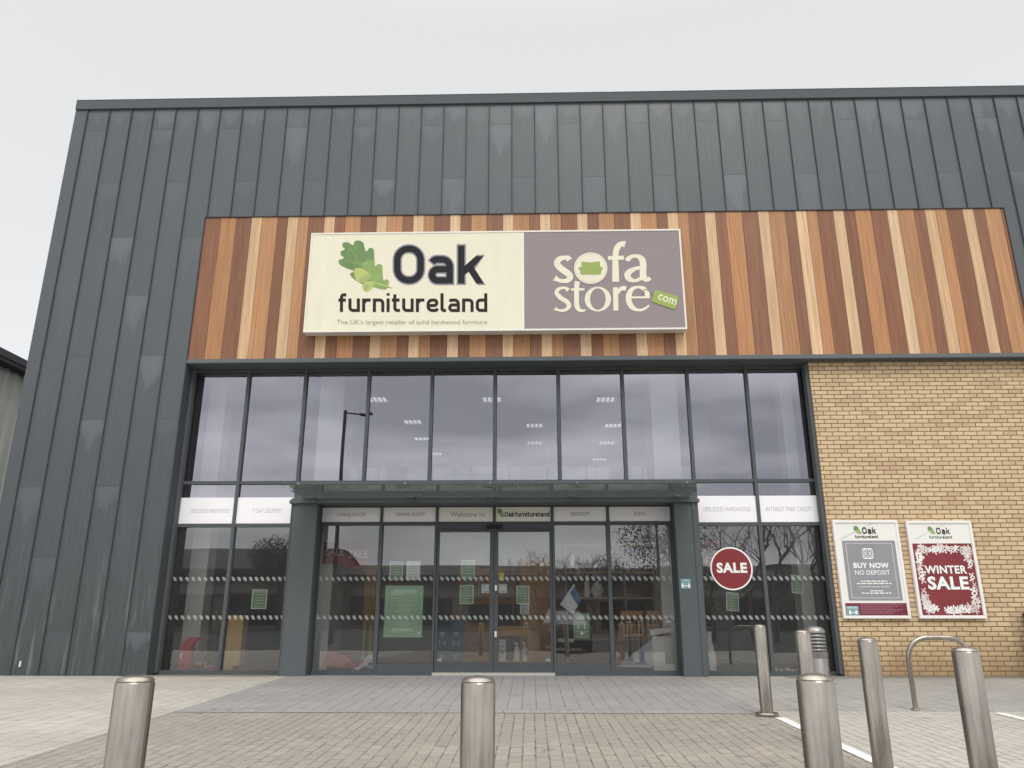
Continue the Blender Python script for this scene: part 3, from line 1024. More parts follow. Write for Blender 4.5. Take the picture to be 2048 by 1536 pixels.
# shell and interior
sh = MB()
sh.box(XL, XL + .12, YC + .12, 26, -.02, 10.66)
sh.box(XR - .12, XR, YC + .12, 26, -.02, 10.66)
sh.box(XL + .13, XR - .13, 25.7, 26, -.02, 10.66)
part(sh, 'outer_wall', trim)
rf = MB(); rf.box(XL + .13, XR - .13, .36, 25.6, 10.2, 10.4); part(rf, 'roof', trim)
fl = MB(); fl.box(XL + .13, XR - .13, GL + .1, 25.6, -.10, .0); part(fl, 'interior_floor', carpet)
ce = MB(); ce.box(XL + .13, XR - .13, .36, 25.6, 7.30, 7.45); part(ce, 'interior_ceiling', ceiling_m)
iw = MB()
iw.box(XL + .14, XL + .25, .40, 25.6, .001, 7.29)
iw.box(XR - .25, XR - .14, .40, 25.6, .001, 7.29)
iw.box(XL + .26, XR - .26, 22.0, 22.2, 3.92, 7.29)
part(iw, 'interior_wall', inner_wall)
ib = MB(); ib.box(XL + .26, XR - .26, 8.6, 8.8, .001, 3.49); part(ib, 'interior_partition', inner_dark)
mz = MB(); mz.box(XL + .26, XR - .26, 4.9, 22, 3.50, 3.90); part(mz, 'mezzanine_floor', plaster)
for x0, x1, y0, y1 in ((-4.02, -3.56, .95, 1.9), (2.30, 2.80, .95, 1.9), (-6.16, -5.84, .95, 1.3), (4.74, 4.96, .95, 1.3)):
    q = MB(); q.box(x0, x1, y0, y1, .001, 7.29); part(q, 'interior_column', plaster)
q = MB(); q.box(-6.1, 4.95, .40, .52, 5.225, 7.29); part(q, 'interior_bulkhead', plaster)
q = MB(); q.box(-.95, 1.3, 12, 12.3, 3.91, 6.2); part(q, 'mezzanine_wall', plaster)
bl = MB()
for i in range(14):
    x0 = -7.4 + i * 1.12
    bl.box(x0 + .02, x0 + 1.10, 4.93, 4.945, 3.92, 4.93)
bal = part(bl, 'glass_balustrade', clear_glass)
cl_ = MB()
for i in range(15):
    x0 = -7.4 + i * 1.12
    cl_.box(x0 - .012, x0 + .012, 4.90, 4.925, 4.0, 4.75)
    cl_.box(x0 - .14, x0 + .14, 4.885, 4.90, 4.33, 4.37)
    cl_.lathe([(0, 0), (.06, 0), (.06, .05), (0, .05)], (x0 - .12, 4.9, 4.32), 10)
    cl_.lathe([(0, 0), (.06, 0), (.06, .05), (0, .05)], (x0 + .12, 4.9, 4.32), 10)
cl_.build('glass_clamps', plain('clamp_white', (.8, .8, .8), .4), bal)
hr = MB(); hr.tube([(-7.4, 4.937, 4.95), (8.3, 4.937, 4.95)], .022, 8); hr.build('handrail', steel, bal)
# stair behind the right-hand windows
st_ = MB()
for i in range(14):
    st_.box(4.6 + .30 * i, 4.93 + .30 * i, 5.6, 6.8, .24 * i + .10, .24 * i + .15)
st_.obox((4.5, 5.55, .05), (4.3, 0, 3.45), (0, .05, 0), (0, 0, .22))
stair = part(st_, 'staircase', inner_dark)
q = MB(); q.tube([(3.9, 5.5, 1.05), (4.55, 5.5, 1.05), (8.7, 5.5, 4.4)], .026, 8)
for i in range(5): q.tube([(4.55 + i, 5.5, .1 + .80 * i), (4.55 + i, 5.5, 1.05 + .80 * i)], .016, 6)
q.build('handrail', steel, stair)

# lamps on the showroom ceiling
rows = [('front', [(755, 798), (985, 798), (1213, 798)]), ('second', [(826, 843), (1070, 850), (1228, 850)]),
        ('third', [(845, 877), (1070, 885), (1215, 885)]), ('rearmost', [(870, 907), (1070, 918), (1200, 918)])]
for rn, pts in rows:
    for (px, py), cn in zip(pts, ('left', 'middle', 'right')):
        d = at(px, py, 0) - CAM
        p = CAM + d * ((7.24 - CAM.z) / d.z)
        t = thing('ceiling_light', 'lit louvre ceiling light behind upper windows, %s of three in the %s row' % (cn, rn), 'ceiling light', p, 'louvre lights on the showroom ceiling')
        mb = MB()
        for s0 in (-.32, .305): mb.box(s0, s0 + .015, -.30, .30, -.03, .055)
        for s0 in (-.30, .285): mb.box(-.304, .304, s0, s0 + .015, -.03, .055)
        mb.build('lamp_frame', white_frame, t)
        mb = MB()
        for i in range(4): mb.box(-.275 + .145 * i, -.205 + .145 * i, -.27, .27, .0, .03)
        mb.build('diffuser', lampon, t)

# ------------------------------------------------------------------ shop sign
YS = -.35
sign = thing('shop_sign', 'long cream and mauve sign board with oak leaf on the timber fascia', 'sign', (-.62, -.15, 5.78))


def spart(mb, name, mats, **kw):
    return keep(mb.build(name, mats, None, **kw), sign)


mb = MB()
mb.box(-4.035, 2.79, YS + .003, -.142, 5.775, 7.735)
spart(mb, 'sign_box', sign_edge)
mb = MB()
for x0, x1, z0, z1 in ((-4.042, 2.797, 5.768, 5.80), (-4.042, 2.797, 7.71, 7.742), (-4.042, -4.012, 5.801, 7.709), (2.767, 2.797, 5.801, 7.709)):
    mb.box(x0, x1, YS - .010, YS + .0025, z0, z1)
spart(mb, 'sign_frame', plain('sign_frame_cream', (.76, .745, .68), .45, 0, .1, 3))
mb = MB(); mb.box(-4.011, -.105, YS - .003, YS + .002, 5.801, 7.709); mb.box(-.42, -.414, YS - .0036, YS, 5.805, 7.705)
pf = spart(mb, 'cream_panel', cream)
mb = MB(); mb.box(-.104, -.085, YS - .004, YS + .002, 5.801, 7.709, 1); mb.box(-.084, 2.766, YS - .003, YS + .002, 5.801, 7.709)
pp_ = spart(mb, 'mauve_panel', [purple, vinyl])

T3 = PX(640, 460, 4.876, YS - .003)
U3 = UP(T3)
LEAF = [(705, 566), (662, 540), (676, 505), (650, 482), (622, 490), (612, 440), (608, 350), (590, 335), (565, 333), (535, 352), (531, 290), (525, 200), (508, 176), (478, 178), (452, 210),
        (434, 172), (425, 130), (400, 108), (365, 102), (335, 115), (322, 148), (275, 122), (235, 122), (219, 135), (222, 165), (243, 187), (210, 205), (199, 225), (210, 252), (235, 272), (190, 292), (180, 305), (195, 340), (250, 370),
        (330, 402), (292, 425), (318, 468), (380, 512), (450, 545), (540, 562), (640, 582), (652, 566)]
LEAF2 = [(395, 330), (470, 300), (531, 290), (535, 352), (565, 333), (590, 335), (608, 350), (612, 440), (622, 490), (650, 482), (676, 505), (662, 540), (640, 582), (540, 562), (500, 500), (440, 410)]


def leaf_logo(mb, T, f):
    """Oak leaf with two acorns; f maps the outline to the sheet. Materials: 0 dark leaf, 1 light leaf, 2 acorn, 3 cup."""
    def sm(pts): return [p[:2] for p in crm([(*p, 0) for p in pts] + [(*pts[0], 0)], 3)[:-1]]
    mb.poly(T, [f(*p) for p in sm(LEAF)], 0)
    mb.poly(T, [f(*p) for p in sm(LEAF2)], 1)
    for a, b in (((300, 190), (470, 470)), ((410, 380), (500, 230)), ((380, 330), (260, 300)), ((350, 270), (350, 150))):
        mb.ribbon(T, [f(*a), f(*b)], (f(a[0] + 3, a[1])[0] - f(*a)[0]) * 1.5, 1)
    mb.poly(T, [f(*p) for p in sm([(330, 400), (345, 378), (385, 370), (430, 385), (470, 415), (490, 450), (470, 480), (405, 515), (365, 500), (340, 455)])], 2)
    mb.poly(T, [f(*p) for p in sm([(490, 425), (492, 470), (455, 495), (405, 517), (375, 500), (390, 470), (440, 440)])], 3)
    mb.poly(T, [f(*p) for p in sm([(410, 550), (425, 515), (465, 500), (505, 507), (522, 535), (505, 575), (460, 603), (425, 590)])], 2)
    mb.poly(T, [f(*p) for p in sm([(425, 550), (440, 530), (470, 525), (480, 550), (462, 580), (435, 575)])], 3)
    mb.ribbon(T, [f(*p) for p in ((480, 500), (560, 522), (640, 545), (703, 566))], (f(10, 0)[0] - f(0, 0)[0]) * 1.2, 2)


mb = MB(); leaf_logo(mb, T3, lambda x, y: (x, y))
spart(mb, 'oak_leaf_emblem', [leaf_a, leaf_b, leaf_c, leaf_d], fix=False)
mb = MB()
word(mb, U3, 'Oak', 722, 1600, -523, 371, .17, 1, .075, .13)
word(mb, U3, 'Oak', 722, 1600, -523, 371, .17, 0, 0, .13)
spart(mb, 'large_lettering', [ink, ink_grey], fix=False)
mb = MB(); word(mb, U3, 'furnitureland', 180, 1632, -800, 183, .168, 0, 0, .115)
spart(mb, 'second_line_lettering', ink_brown, fix=False)
mb = MB(); mb.text(U3, "The UK's largest retailer of solid hardwood furniture", 165, 1630, -919, 42)
spart(mb, 'tagline_lettering', tag_grey, fix=False)

T4 = PX(1080, 460, 6.827, YS - .003)


def rib(mb, pts, mi=0, n=7):
    c = crm(pts, n)
    mb.ribbon(T4, [p[:2] for p in c], [p[2] for p in c], mi)


mb = MB()
rib(mb, [(402, 412, 92), (380, 385, 70), (330, 378, 56), (262, 402, 78), (232, 460, 84), (290, 530, 88), (375, 590, 88), (412, 640, 82), (375, 690, 66), (290, 697, 52), (225, 670, 62), (200, 655, 96)])
c = crm([(1033, 708, 96), (1031, 520, 88), (1028, 380, 80), (1045, 265, 82), (1085, 205, 74), (1130, 190, 72), (1163, 196, 92)], 7)
mb.ribbon(T4, [p[:2] for p in c], [p[2] for p in c])
mb.poly(T4, [(925, 356), (1148, 352), (1145, 408), (928, 410)])
rib(mb, [(1192, 425, 60), (1205, 395, 66), (1260, 362, 52), (1330, 360, 54), (1388, 400, 84), (1408, 470, 90), (1405, 580, 90), (1412, 640, 92), (1445, 675, 70), (1480, 672, 58), (1505, 655, 52)])
rib(mb, [(1385, 510, 46), (1300, 530, 52), (1225, 570, 78), (1196, 615, 92), (1220, 670, 74), (1300, 693, 44), (1365, 668, 50), (1400, 640, 40)])
rib(mb, [(510, 702, 70), (500, 780, 68), (499, 960, 66), (506, 1045, 68), (540, 1095, 52), (590, 1102, 32), (622, 1090, 22)])
mb.poly(T4, [(424, 799), (606, 794), (606, 828), (424, 832)])
rib(mb, [(388, 828, 60), (360, 800, 44), (315, 790, 34), (250, 812, 48), (228, 865, 58), (285, 930, 62), (365, 980, 62), (396, 1035, 58), (360, 1085, 46), (290, 1102, 34), (225, 1085, 40), (205, 1070, 64)])
mb.ring(T4, 790, 945, 180, 106, 0, .94, 146)
rib(mb, [(1036, 1102, 70), (1034, 950, 68), (1030, 860, 66), (1028, 783, 64)])
rib(mb, [(1048, 900, 26), (1075, 835, 48), (1115, 800, 56), (1150, 797, 62), (1175, 803, 66)])
mb.poly(T4, [(1240, 908), (1500, 906), (1498, 935), (1240, 936)])
rib(mb, [(1466, 915, 66), (1458, 860, 74), (1415, 802, 60), (1345, 782, 36), (1265, 805, 54), (1216, 880, 76), (1214, 975, 78), (1258, 1055, 68), (1335, 1094, 40), (1420, 1082, 36), (1490, 1030, 26)])
spart(mb, 'sofa_store_lettering', cream, fix=False)
mb = MB()
mb.disc(T4, 692, 523, 233, 1, .945)
mb.disc(T4, 692, 523, 228, 0, .945)
for kk in range(40):
    a, b = 2 * math.pi * kk / 40, 2 * math.pi * (kk + .55) / 40
    mb.ribbon(T4, [(692 + 208 * math.cos(a), 523 + 196 * math.sin(a)), (692 + 208 * math.cos(b), 523 + 196 * math.sin(b))], 4, 2)
mb.poly(T4, fillet([(562, 432), (690, 446), (822, 430), (814, 500), (846, 505), (860, 536), (838, 552), (832, 606), (555, 608), (548, 552), (522, 532), (535, 508), (572, 505)], 9, True, 3), 3)
spart(mb, 'sofa_emblem', [cream, purple, tag_grey, sofa_green], fix=False)
mb = MB()
c = crm([(1395, 845, 9), (1400, 870, 9), (1425, 872, 9), (1415, 825, 9), (1460, 812, 12), (1505, 850, 14), (1540, 885, 16), (1572, 895, 16)], 5)
mb.ribbon(T4, [p[:2] for p in c], [p[2] for p in c], 1)
mb.poly(T4, fillet([(1575, 815), (1895, 915), (1850, 1095), (1518, 980), (1555, 845)], 34, True, 4), 0)
ca_, sa_ = math.cos(R(19)), math.sin(R(19))
TT = lambda u, v, h: T4(1603 + u * ca_ + v * sa_, 945 + u * sa_ - v * ca_, h)
mb.text(TT, 'com', 0, 258, 0, 112, 2, .012)
spart(mb, 'price_tag_emblem', [sofa_green, purple, cream], fix=False)

# ------------------------------------------------------------------ vinyl signs on the glass
BAN = [(0, '100% SOLID HARDWOOD', 'left', MX, .21, .93), (1, '7 DAY DELIVERY', 'second', MX, .28, .80), (8, '100% SOLID HARDWOOD', '', MX, .09, .90), (9, 'INTEREST FREE CREDIT', '', MX, .10, .88)]
for i, body, _, _, a, b in BAN:
    x0, x1 = MX[i] + .030, MX[i + 1] - .030
    lab = {0: 'white window sign reading 100% solid hardwood beside the zinc pier', 1: 'white window sign reading 7 day delivery under the canopy edge',
           8: 'white window sign reading 100% solid hardwood above the round sale sticker', 9: 'white window sign reading interest free credit next to the brick wall'}[i]
    t = thing('window_sign', lab, 'sign', ((x0 + x1) / 2, GL, 2.45), 'white signs across the shop windows')
    mb = MB(); mb.box(x0, x1, GL - .030, GL - .022, 2.452, 2.903)
    keep(mb.build('sign_panel', vinyl), t)
    T = lambda u, v, h: Vector((u, GL - .030 - h, v))
    mb = MB(); mb.text(T, body, x0 + (x1 - x0) * a, x0 + (x1 - x0) * b, 2.635, .074)
    keep(mb.build('lettering', vinyl_ink, fix=False), t)
TOP = ['LIVING ROOM', 'DINING ROOM', 'Welcome to', 'Oakfurnitureland', 'BEDROOM', 'SOFAS']
for i, body in enumerate(TOP):
    x0, x1 = PM[i] + .026, PM[i + 1] - .026
    t = thing('window_sign', 'pale sign over the entrance screen reading %s' % body.lower(), 'sign', ((x0 + x1) / 2, GL, 2.47), 'pale signs over the entrance screen')
    mb = MB(); mb.box(x0, x1, GL - .030, GL - .022, 2.471, 2.719)
    keep(mb.build('sign_panel', vinyl_warm if i in (2, 3) else vinyl), t)
    T = lambda u, v, h: Vector((u, GL - .030 - h, v))
    cx = (x0 + x1) / 2
    mb = MB()
    if body == 'Oakfurnitureland':
        word(mb, T, body, cx - .32, cx + .455, 2.555, .088, .20, 0, 0, .09)
        keep(mb.build('lettering', ink, fix=False), t)
        mb = MB(); leaf_logo(mb, T, lambda x, y: (cx - .45 + (x - 180) / 500 * .13, 2.70 - (y - 100) / 500 * .155))
        keep(mb.build('leaf_emblem', [leaf_a, leaf_b, leaf_c, leaf_d], fix=False), t)
    elif i == 2:
        mb.text(T, body, cx - .27, cx + .33, 2.560, .085); keep(mb.build('lettering', vinyl_ink2, fix=False), t)
    else:
        wd = .034 * len(body) * (1.05 if i != 5 else .95) / 2 * 1.25
        mb.text(T, body, cx - wd + .01, cx + wd + .01, 2.570, .062); keep(mb.build('lettering', vinyl_ink2, fix=False), t)

# ------------------------------------------------------------------ framed posters on the brick
YP = -.045


def poster_frame(t, c0, c1, T, tw):
    """White snap frame between two sheet corners (close-up pixels)."""
    a, b = T(*c0, 0), T(*c1, 0)
    x0, x1, z0, z1 = a.x, b.x, b.z, a.z
    mb = MB()
    for q in ((x0, x1, z0, z0 + tw), (x0, x1, z1 - tw, z1), (x0, x0 + tw, z0 + tw, z1 - tw), (x1 - tw, x1, z0 + tw, z1 - tw)):
        mb.box(q[0], q[1], YP - .012, -.001, q[2], q[3])
        mb.box(q[0] + .006, q[1] - .006, YP - .016, YP - .0125, q[2] + .006, q[3] - .006)
    for zz in (.30, .78):
        mb.box(x1 + .0005, x1 + .008, YP, YP + .02, z0 + (z1 - z0) * zz, z0 + (z1 - z0) * zz + .02)
    keep(mb.build('frame', white_frame), t)
    mb = MB(); mb.box(x0 + tw, x1 - tw, YP - .002, -.002, z0 + tw, z1 - tw)
    keep(mb.build('backing_sheet', paper), t)
    return x0 + tw, x1 - tw, z0 + tw, z1 - tw


def bars(mb, T, u0, u1, v, hgt, mi, n=9, gap=.25):
    """A line of print too small to read: a broken row of short dashes."""
    ws = [rnd.uniform(.5, 1.5) for _ in range(n)]
    k = (u1 - u0) / (sum(ws) + gap * (n - 1))
    x = u0
    mb.bump_layer()
    for wv in ws:
        mb.rect(T, x, v, x + wv * k, v + hgt, mi, 0.001 + .00012 * mb.layer)
        x += (wv + gap) * k
    return mb


T5 = PX(1650, 1030, 6.983, YP - .002)
t = thing('framed_poster', 'white framed poster on the brick with a grey panel reading buy now no deposit', 'poster', T5(640, 1440, 0), 'framed posters on the brick wall')
x0, x1, z0, z1 = poster_frame(t, (97, 75), (1205, 1447), T5, .045)
xa, za = x0, z1
TB = lambda u, v, h: Vector((x0 + u * (x1 - x0), YP - .002 - h, z1 - v * (z1 - z0)))      # fractions of the sheet, v down
UB = UP(TB)
mb = MB()
mb.rect(TB, .075, .195, .955, .842, 0)
for du, dv in ((.055, .026),):
    a, b, c, d = .075 + du, .195 + dv, .955 - du, .842 - dv
    for q in ((a, b, c, b + .006), (a, d - .006, c, d), (a, b + .006, a + .010, d - .006), (c - .010, b + .006, c, d - .006)): mb.rect(TB, *q, 1)
keep(mb.build('grey_panel', [poster_grey, poster_line], fix=False), t)
mb = MB()
UBn = lambda u, v, h: TB(u, -v, h)
mb.text(UBn, 'BUY NOW', .22, .80, -.492, .052, 0, .035)
mb.text(UBn, 'NO DEPOSIT', .23, .805, -.565, .046, 0, .006)
for k in range(5):
    bars(mb, TB, *((.31, .74), (.24, .80), (.27, .76), (.44, .65), (.30, .78))[k], (.630, .655, .69, .733, .757)[k], .011, 0 if k != 2 else 1, 7)
pts = fillet([(.40, .285), (.56, .285), (.56, .39), (.40, .39)], .02, True, 3)
mb.ribbon(TB, pts, .012, 0, True)
for u in (.425, .495):
    for v in (.297, .343): mb.ribbon(TB, fillet([(u, v), (u + .04, v), (u + .04, v + .033), (u, v + .033)], .008, True, 2), .008, 0, True)
keep(mb.build('lettering', [white_ink, poster_line], fix=False), t)
mb = MB()
mb.rect(TB, .0, .868, 1.0, .997, 0)
for k in range(6): bars(mb, TB, .25, .93 - .08 * (k % 3), .880 + .018 * k, .008, 1, 11, .15)
keep(mb.build('terms_strip', [poster_wine, plain('terms_print', (.33, .15, .17), .5)], fix=False), t)
mb = MB()
mb.rect(TB, .012, .898, .215, .995, 0)
mb.rect(TB, .03, .905, .20, .925, 1)
for u in (.05, .15):
    mb.disc(TB, u + .02, .945, .010, 2, .65); mb.poly(TB, [(u, .953), (u + .04, .953), (u + .034, .985), (u + .006, .985)], 2)
mb.rect(TB, .092, .963, .148, .971, 2)
keep(mb.build('distance_sticker', [teal, plain('sticker_pale', (.42, .55, .55), .5), white_ink], fix=False), t)


def small_logo(t, TBx, UBx, du, dv):
    mb = MB()
    word(mb, UBx, 'Oak', .365 + du, .60 + du, -.120 - dv, .073, .19, 0, 0, .12)
    word(mb, UBx, 'furnitureland', .235 + du, .615 + du, -.168 - dv, .033, .18, 0, 0, .10)
    keep(mb.build('logo_lettering', ink_brown, fix=False), t)
    mb = MB()
    leaf_logo(mb, TBx, lambda x, y: (.225 + du + (x - 180) / 500 * .125, .030 + dv + (y - 100) / 500 * .092))
    keep(mb.build('logo_leaf', [leaf_a, leaf_b, leaf_c, leaf_d], fix=False), t)
    mb = MB()
    mb.ribbon(TBx, [(.06, .178), (.34, .085)], .007); mb.ribbon(TBx, [(.50, .035), (.62, .002)], .007)
    keep(mb.build('crease', poster_line, fix=False), t)


small_logo(t, TB, UBn, .07, .0)

T6 = PX(1800, 1030, 6.984, YP - .002)
t = thing('framed_poster', 'white framed poster on the brick in dark red with snowflakes reading winter sale', 'poster', T6(640, 1440, 0), 'framed posters on the brick wall')
x0w, x1w, z0w, z1w = poster_frame(t, (77, 82), (1217, 1448), T6, .045)
TW = lambda u, v, h: Vector((x0w + u * (x1w - x0w), YP - .002 - h, z1w - v * (z1w - z0w)))
UW = lambda u, v, h: TW(u, -v, h)
small_logo(t, TW, UW, .075, .0)
mb = MB()
mb.rect(TW, .008, .222, .992, .995, 0)
keep(mb.build('red_panel', poster_red, fix=False), t)
mb = MB()
asp = (x1w - x0w) / (z1w - z0w)


FN = [0]


def flake(mb, cu, cv, r, rot, mi):
    FN[0] += 1
    l0 = 10 + 9 * (FN[0] % 5)
    mb.layer = l0
    def inside(p): return .012 < p[0] < .99 and .226 < p[1] < .993
    mb.ring(TW, cu, cv, r * .26, r * .13, mi, asp, None, 12) if inside((cu - r * .3, cv - r * .3 * asp)) and inside((cu + r * .3, cv + r * .3 * asp)) else None
    for k in range(6):
        a = rot + k * math.pi / 3
        mb.layer = l0 + 1 + (k % 2)
        def P(rr, da=0.0): return (cu + r * rr * math.cos(a + da), cv + r * rr * math.sin(a + da) * asp)
        if inside(P(1)) and inside(P(.9, .3)) and inside(P(.9, -.3)):
            mb.ribbon(TW, [P(.12), P(.95)], r * .10, mi)
            mb.poly(TW, [P(.62), P(.82, .14), P(1.05), P(.82, -.14)], mi)
            mb.ribbon(TW, [P(.42), P(.72, .42)], r * .085, mi); mb.ribbon(TW, [P(.42), P(.72, -.42)], r * .085, mi)
            mb.poly(TW, [P(.5, .5), P(.66, .38), P(.80, .52), P(.62, .62)], mi)


rf_ = random.Random(3)
for k in range(30):
    a = 2 * math.pi * (k + rf_.uniform(-.3, .3)) / 30
    rr = rf_.uniform(.96, 1.12)
    cu = .5 + .56 * rr * math.cos(a); cv = .61 + .40 * rr * math.sin(a)
    cu = min(max(cu, .03), .97); cv = min(max(cv, .245), .975)
    flake(mb, cu, cv, rf_.uniform(.10, .15), rf_.random(), k % 2)
for cu, cv in ((.10, .29), (.20, .275), (.08, .38), (.93, .29), (.84, .27), (.96, .38), (.09, .92), (.20, .94), (.07, .83), (.92, .94), (.83, .95), (.95, .85), (.5, .955), (.62, .95), (.36, .95), (.5, .26), (.66, .27), (.36, .265)):
    flake(mb, cu, cv, rf_.uniform(.10, .13), rf_.random(), rf_.randrange(2))
keep(mb.build('snowflake_border', [white_ink, plain('flake_pale', (.66, .58, .56), .5)], fix=False), t)
mb = MB()
mb.text(UW, 'WINTER', .15, .845, -.548, .080, 0, .03)
mb.text(UW, 'SALE', .165, .84, -.716, .126, 0, .035)
keep(mb.build('lettering', white_ink, fix=False), t)

# ------------------------------------------------------------------ notices on the shopfront glass
def notice(px0, py0, px1, py1, label, mat=None, line=None, n=6, Y=GL + .012, border=True, cat='notice', group='notices taped inside the shop windows', skew=0.0, name='window_notice'):
    """Sheet taped behind the glass; corners measured on the photograph."""
    mat = mat or notice_green; line = line or green_line
    a, b = at(px0, py0, Y), at(px1, py1, Y)
    x0, x1, z0, z1 = a.x, b.x, b.z, a.z
    t = thing(name, label, cat, ((x0 + x1) / 2, Y, z0), group)
    hw, hh = (x1 - x0) / 2, (z1 - z0) / 2
    cx, cz = (x0 + x1) / 2, (z0 + z1) / 2
    def T(u, v, h): return Vector((cx + (u - .5) * 2 * hw + skew * (v - .5), Y - h, cz + (v - .5) * 2 * hh - skew * (u - .5)))
    mb = MB()
    c = [T(0, 0, 0), T(1, 0, 0), T(1, 1, 0), T(0, 1, 0)]
    mb.face(c, 1 if border else 0); mb.face([p + Vector((0, .002, 0)) for p in reversed(c)], 1)
    for i in range(4):
        p, q = c[i], c[(i + 1) % 4]
        mb.face([p, p + Vector((0, .002, 0)), q + Vector((0, .002, 0)), q], 1)
    if border: mb.rect(T, .07, .05, .93, .95, 0)
    keep(mb.build('sheet', [mat, sheet_white], fix=False), t)
    mb = MB()
    for i in range(n):
        v = .86 - .74 * i / max(1, n - 1)
        bars(mb, T, .2 + .1 * rnd.random(), .72 + .1 * rnd.random(), v, .028 if n > 3 else .06, 0, 5, .2)
    keep(mb.build('print_lines', line, fix=False), t)
    return t, T


notice(505, 1179, 532, 1218, 'small green notice with white edge, alone in the window beside the yellow oak board')
notice(780, 1123, 805, 1160, 'left one of two small pale green notices above the large green notice', skew=.0)
notice(813, 1122, 840, 1160, 'right one of two small pale green notices above the large green notice', sheet_white, notice_green)
t, T = notice(771, 1171, 844, 1275, 'large pale green notice with many text lines, taped inside the entrance screen', green_big, None, 2, border=False, cat='notice')
mb = MB()
mb.ribbon(T, [(.045, .03), (.955, .03), (.955, .97), (.045, .97)], .008, 0, True)
for v, a, b in ((.88, .15, .85), (.855, .15, .82), (.83, .15, .8), (.81, .15, .45), (.74, .15, .86), (.70, .15, .85), (.64, .15, .8), (.60, .15, .75), (.53, .15, .85), (.49, .15, .7), (.42, .15, .83), (.38, .15, .6), (.31, .15, .85), (.27, .15, .84), (.23, .15, .7), (.13, .13, .75), (.10, .13, .4)):
    bars(mb, T, a, b, v, .010 if v < .8 else .014, 0, 9, .18)
mb.disc(T, .91, .085, .035, 1, .8, .8)
keep(mb.build('text_block', [green_line, white_ink], fix=False), t)
notice(923, 1120, 949, 1157, 'upper of two small green notices on the left sliding door')
notice(920, 1170, 947, 1208, 'lower of two small green notices on the left sliding door')
notice(1033, 1171, 1059, 1208, 'small green notice on the right sliding door, above a plain sheet')
notice(1040, 1208, 1058, 1228, 'small plain grey sheet under the green notice on the right sliding door', plain('sheet_grey', (.42, .45, .44)), ink_grey, 3)
for q, lab in (((963, 1168, 979, 1186), 'white push sticker on the left sliding door near the lock'), ((997, 1168, 1014, 1186), 'white push sticker on the right sliding door near the lock')):
    notice(*q, lab, sheet_white, teal, 2, group='stickers on the sliding doors', cat='sticker', name='door_sticker')
notice(997, 1145, 1008, 1162, 'small yellow sticker on the right sliding door above the white one', yellow, ink, 2, border=False, group='stickers on the sliding doors', cat='sticker', name='door_sticker')
for q, lab in (((873, 1317, 884, 1323), 'tiny pale sticker at the bottom corner of the left sliding door'), ((1091, 1317, 1102, 1323), 'tiny pale sticker at the bottom corner of the right sliding door')):
    notice(*q, lab, sheet_white, ink_grey, 1, group='stickers on the sliding doors', cat='sticker', name='door_sticker', border=False)
t, T = notice(1146, 1226, 1180, 1279, 'green distancing notice with white people symbols in the pane right of the doors', notice_green, None, 1, border=False)
mb = MB()
for v in (.62, .28, .10): bars(mb, T, .12, .88, v, .02, 0, 6)
mb.disc(T, .5, .82, .10, 1, .75); mb.disc(T, .38, .80, .07, 1, .9); mb.disc(T, .62, .80, .07, 1, .9); mb.disc(T, .5, .23, .09, 1, .7)
for u in (.30, .70):
    mb.disc(T, u, .56, .035, 1, .8); mb.poly(T, [(u - .05, .52), (u + .05, .52), (u + .035, .40), (u - .035, .40)], 1)
mb.rect(T, .42, .46, .58, .475, 1)
keep(mb.build('symbols', [green_line, white_ink], fix=False), t)
notice(1451, 1185, 1479, 1222, 'small green notice right under the round red sale sticker', skew=.02)
notice(1581, 1150, 1608, 1187, 'small green notice in the glass pane next to the brick wall', skew=.02)
notice(1333, 1121, 1344, 1134, 'small pale sticker at the edge of the entrance screen near the right pilaster', sheet_white, teal, 2, group=None, cat='sticker', name='door_sticker')
t, T = notice(1361, 1158, 1382, 1177, 'teal distancing sticker with white figures on the right grey pilaster', teal, None, 1, Y=-.152, border=False, group=None, cat='sticker', name='pilaster_sticker')
mb = MB()
for u in (.18, .82): mb.disc(T, u, .48, .07, 0); mb.poly(T, [(u - .11, .40), (u + .11, .40), (u + .08, .1), (u - .08, .1)], 0)
mb.rect(T, .34, .24, .66, .32, 0)
keep(mb.build('symbols', white_ink, fix=False), t)


def curl(name, label, cat, quad, cols, bend, group, Y=GL + .03):
    """Loose sheet hanging by a corner: a grid between four measured corners, bowed away from the glass."""
    c = [at(x, y, Y) for x, y in quad]
    t = thing(name, label, cat, c[3], group)
    mb = MB(); n = 8
    def P(i, j, o):
        u, v = i / n, j / n
        p = c[0] * (1 - u) * (1 - v) + c[1] * u * (1 - v) + c[2] * u * v + c[3] * (1 - u) * v
        return p + Vector((0, bend * (math.sin(math.pi * u) * .7 + v * .6 * math.sin(1.5 * u + 2 * v)) + o, 0))
    for i in range(n):
        for j in range(n):
            mi = cols((i + .5) / n, (j + .5) / n)
            mb.face([P(i, j + 1, 0), P(i + 1, j + 1, 0), P(i + 1, j, 0), P(i, j, 0)], mi)
            mb.face([P(i, j, .0015), P(i + 1, j, .0015), P(i + 1, j + 1, .0015), P(i, j + 1, .0015)], 0)
    keep(mb.build('sheet', [sheet_white, sheet_blue, notice_green], fix=False, smooth=True), t)


curl('loose_notice', 'white and blue sheet hanging askew by one corner in the pane right of the doors', 'notice', [(1148, 1167), (1162, 1201), (1146, 1228), (1120, 1209)], lambda u, v: 1 if v < .42 and u > .1 else 0, .05, 'notices taped inside the shop windows')
curl('loose_notice', 'small green and white sheet curling off the glass above the hanging blue sheet', 'notice', [(1146, 1107), (1151, 1122), (1159, 1143), (1141, 1131)], lambda u, v: 2 if u > .5 and v > .3 else 0, .03, 'notices taped inside the shop windows')

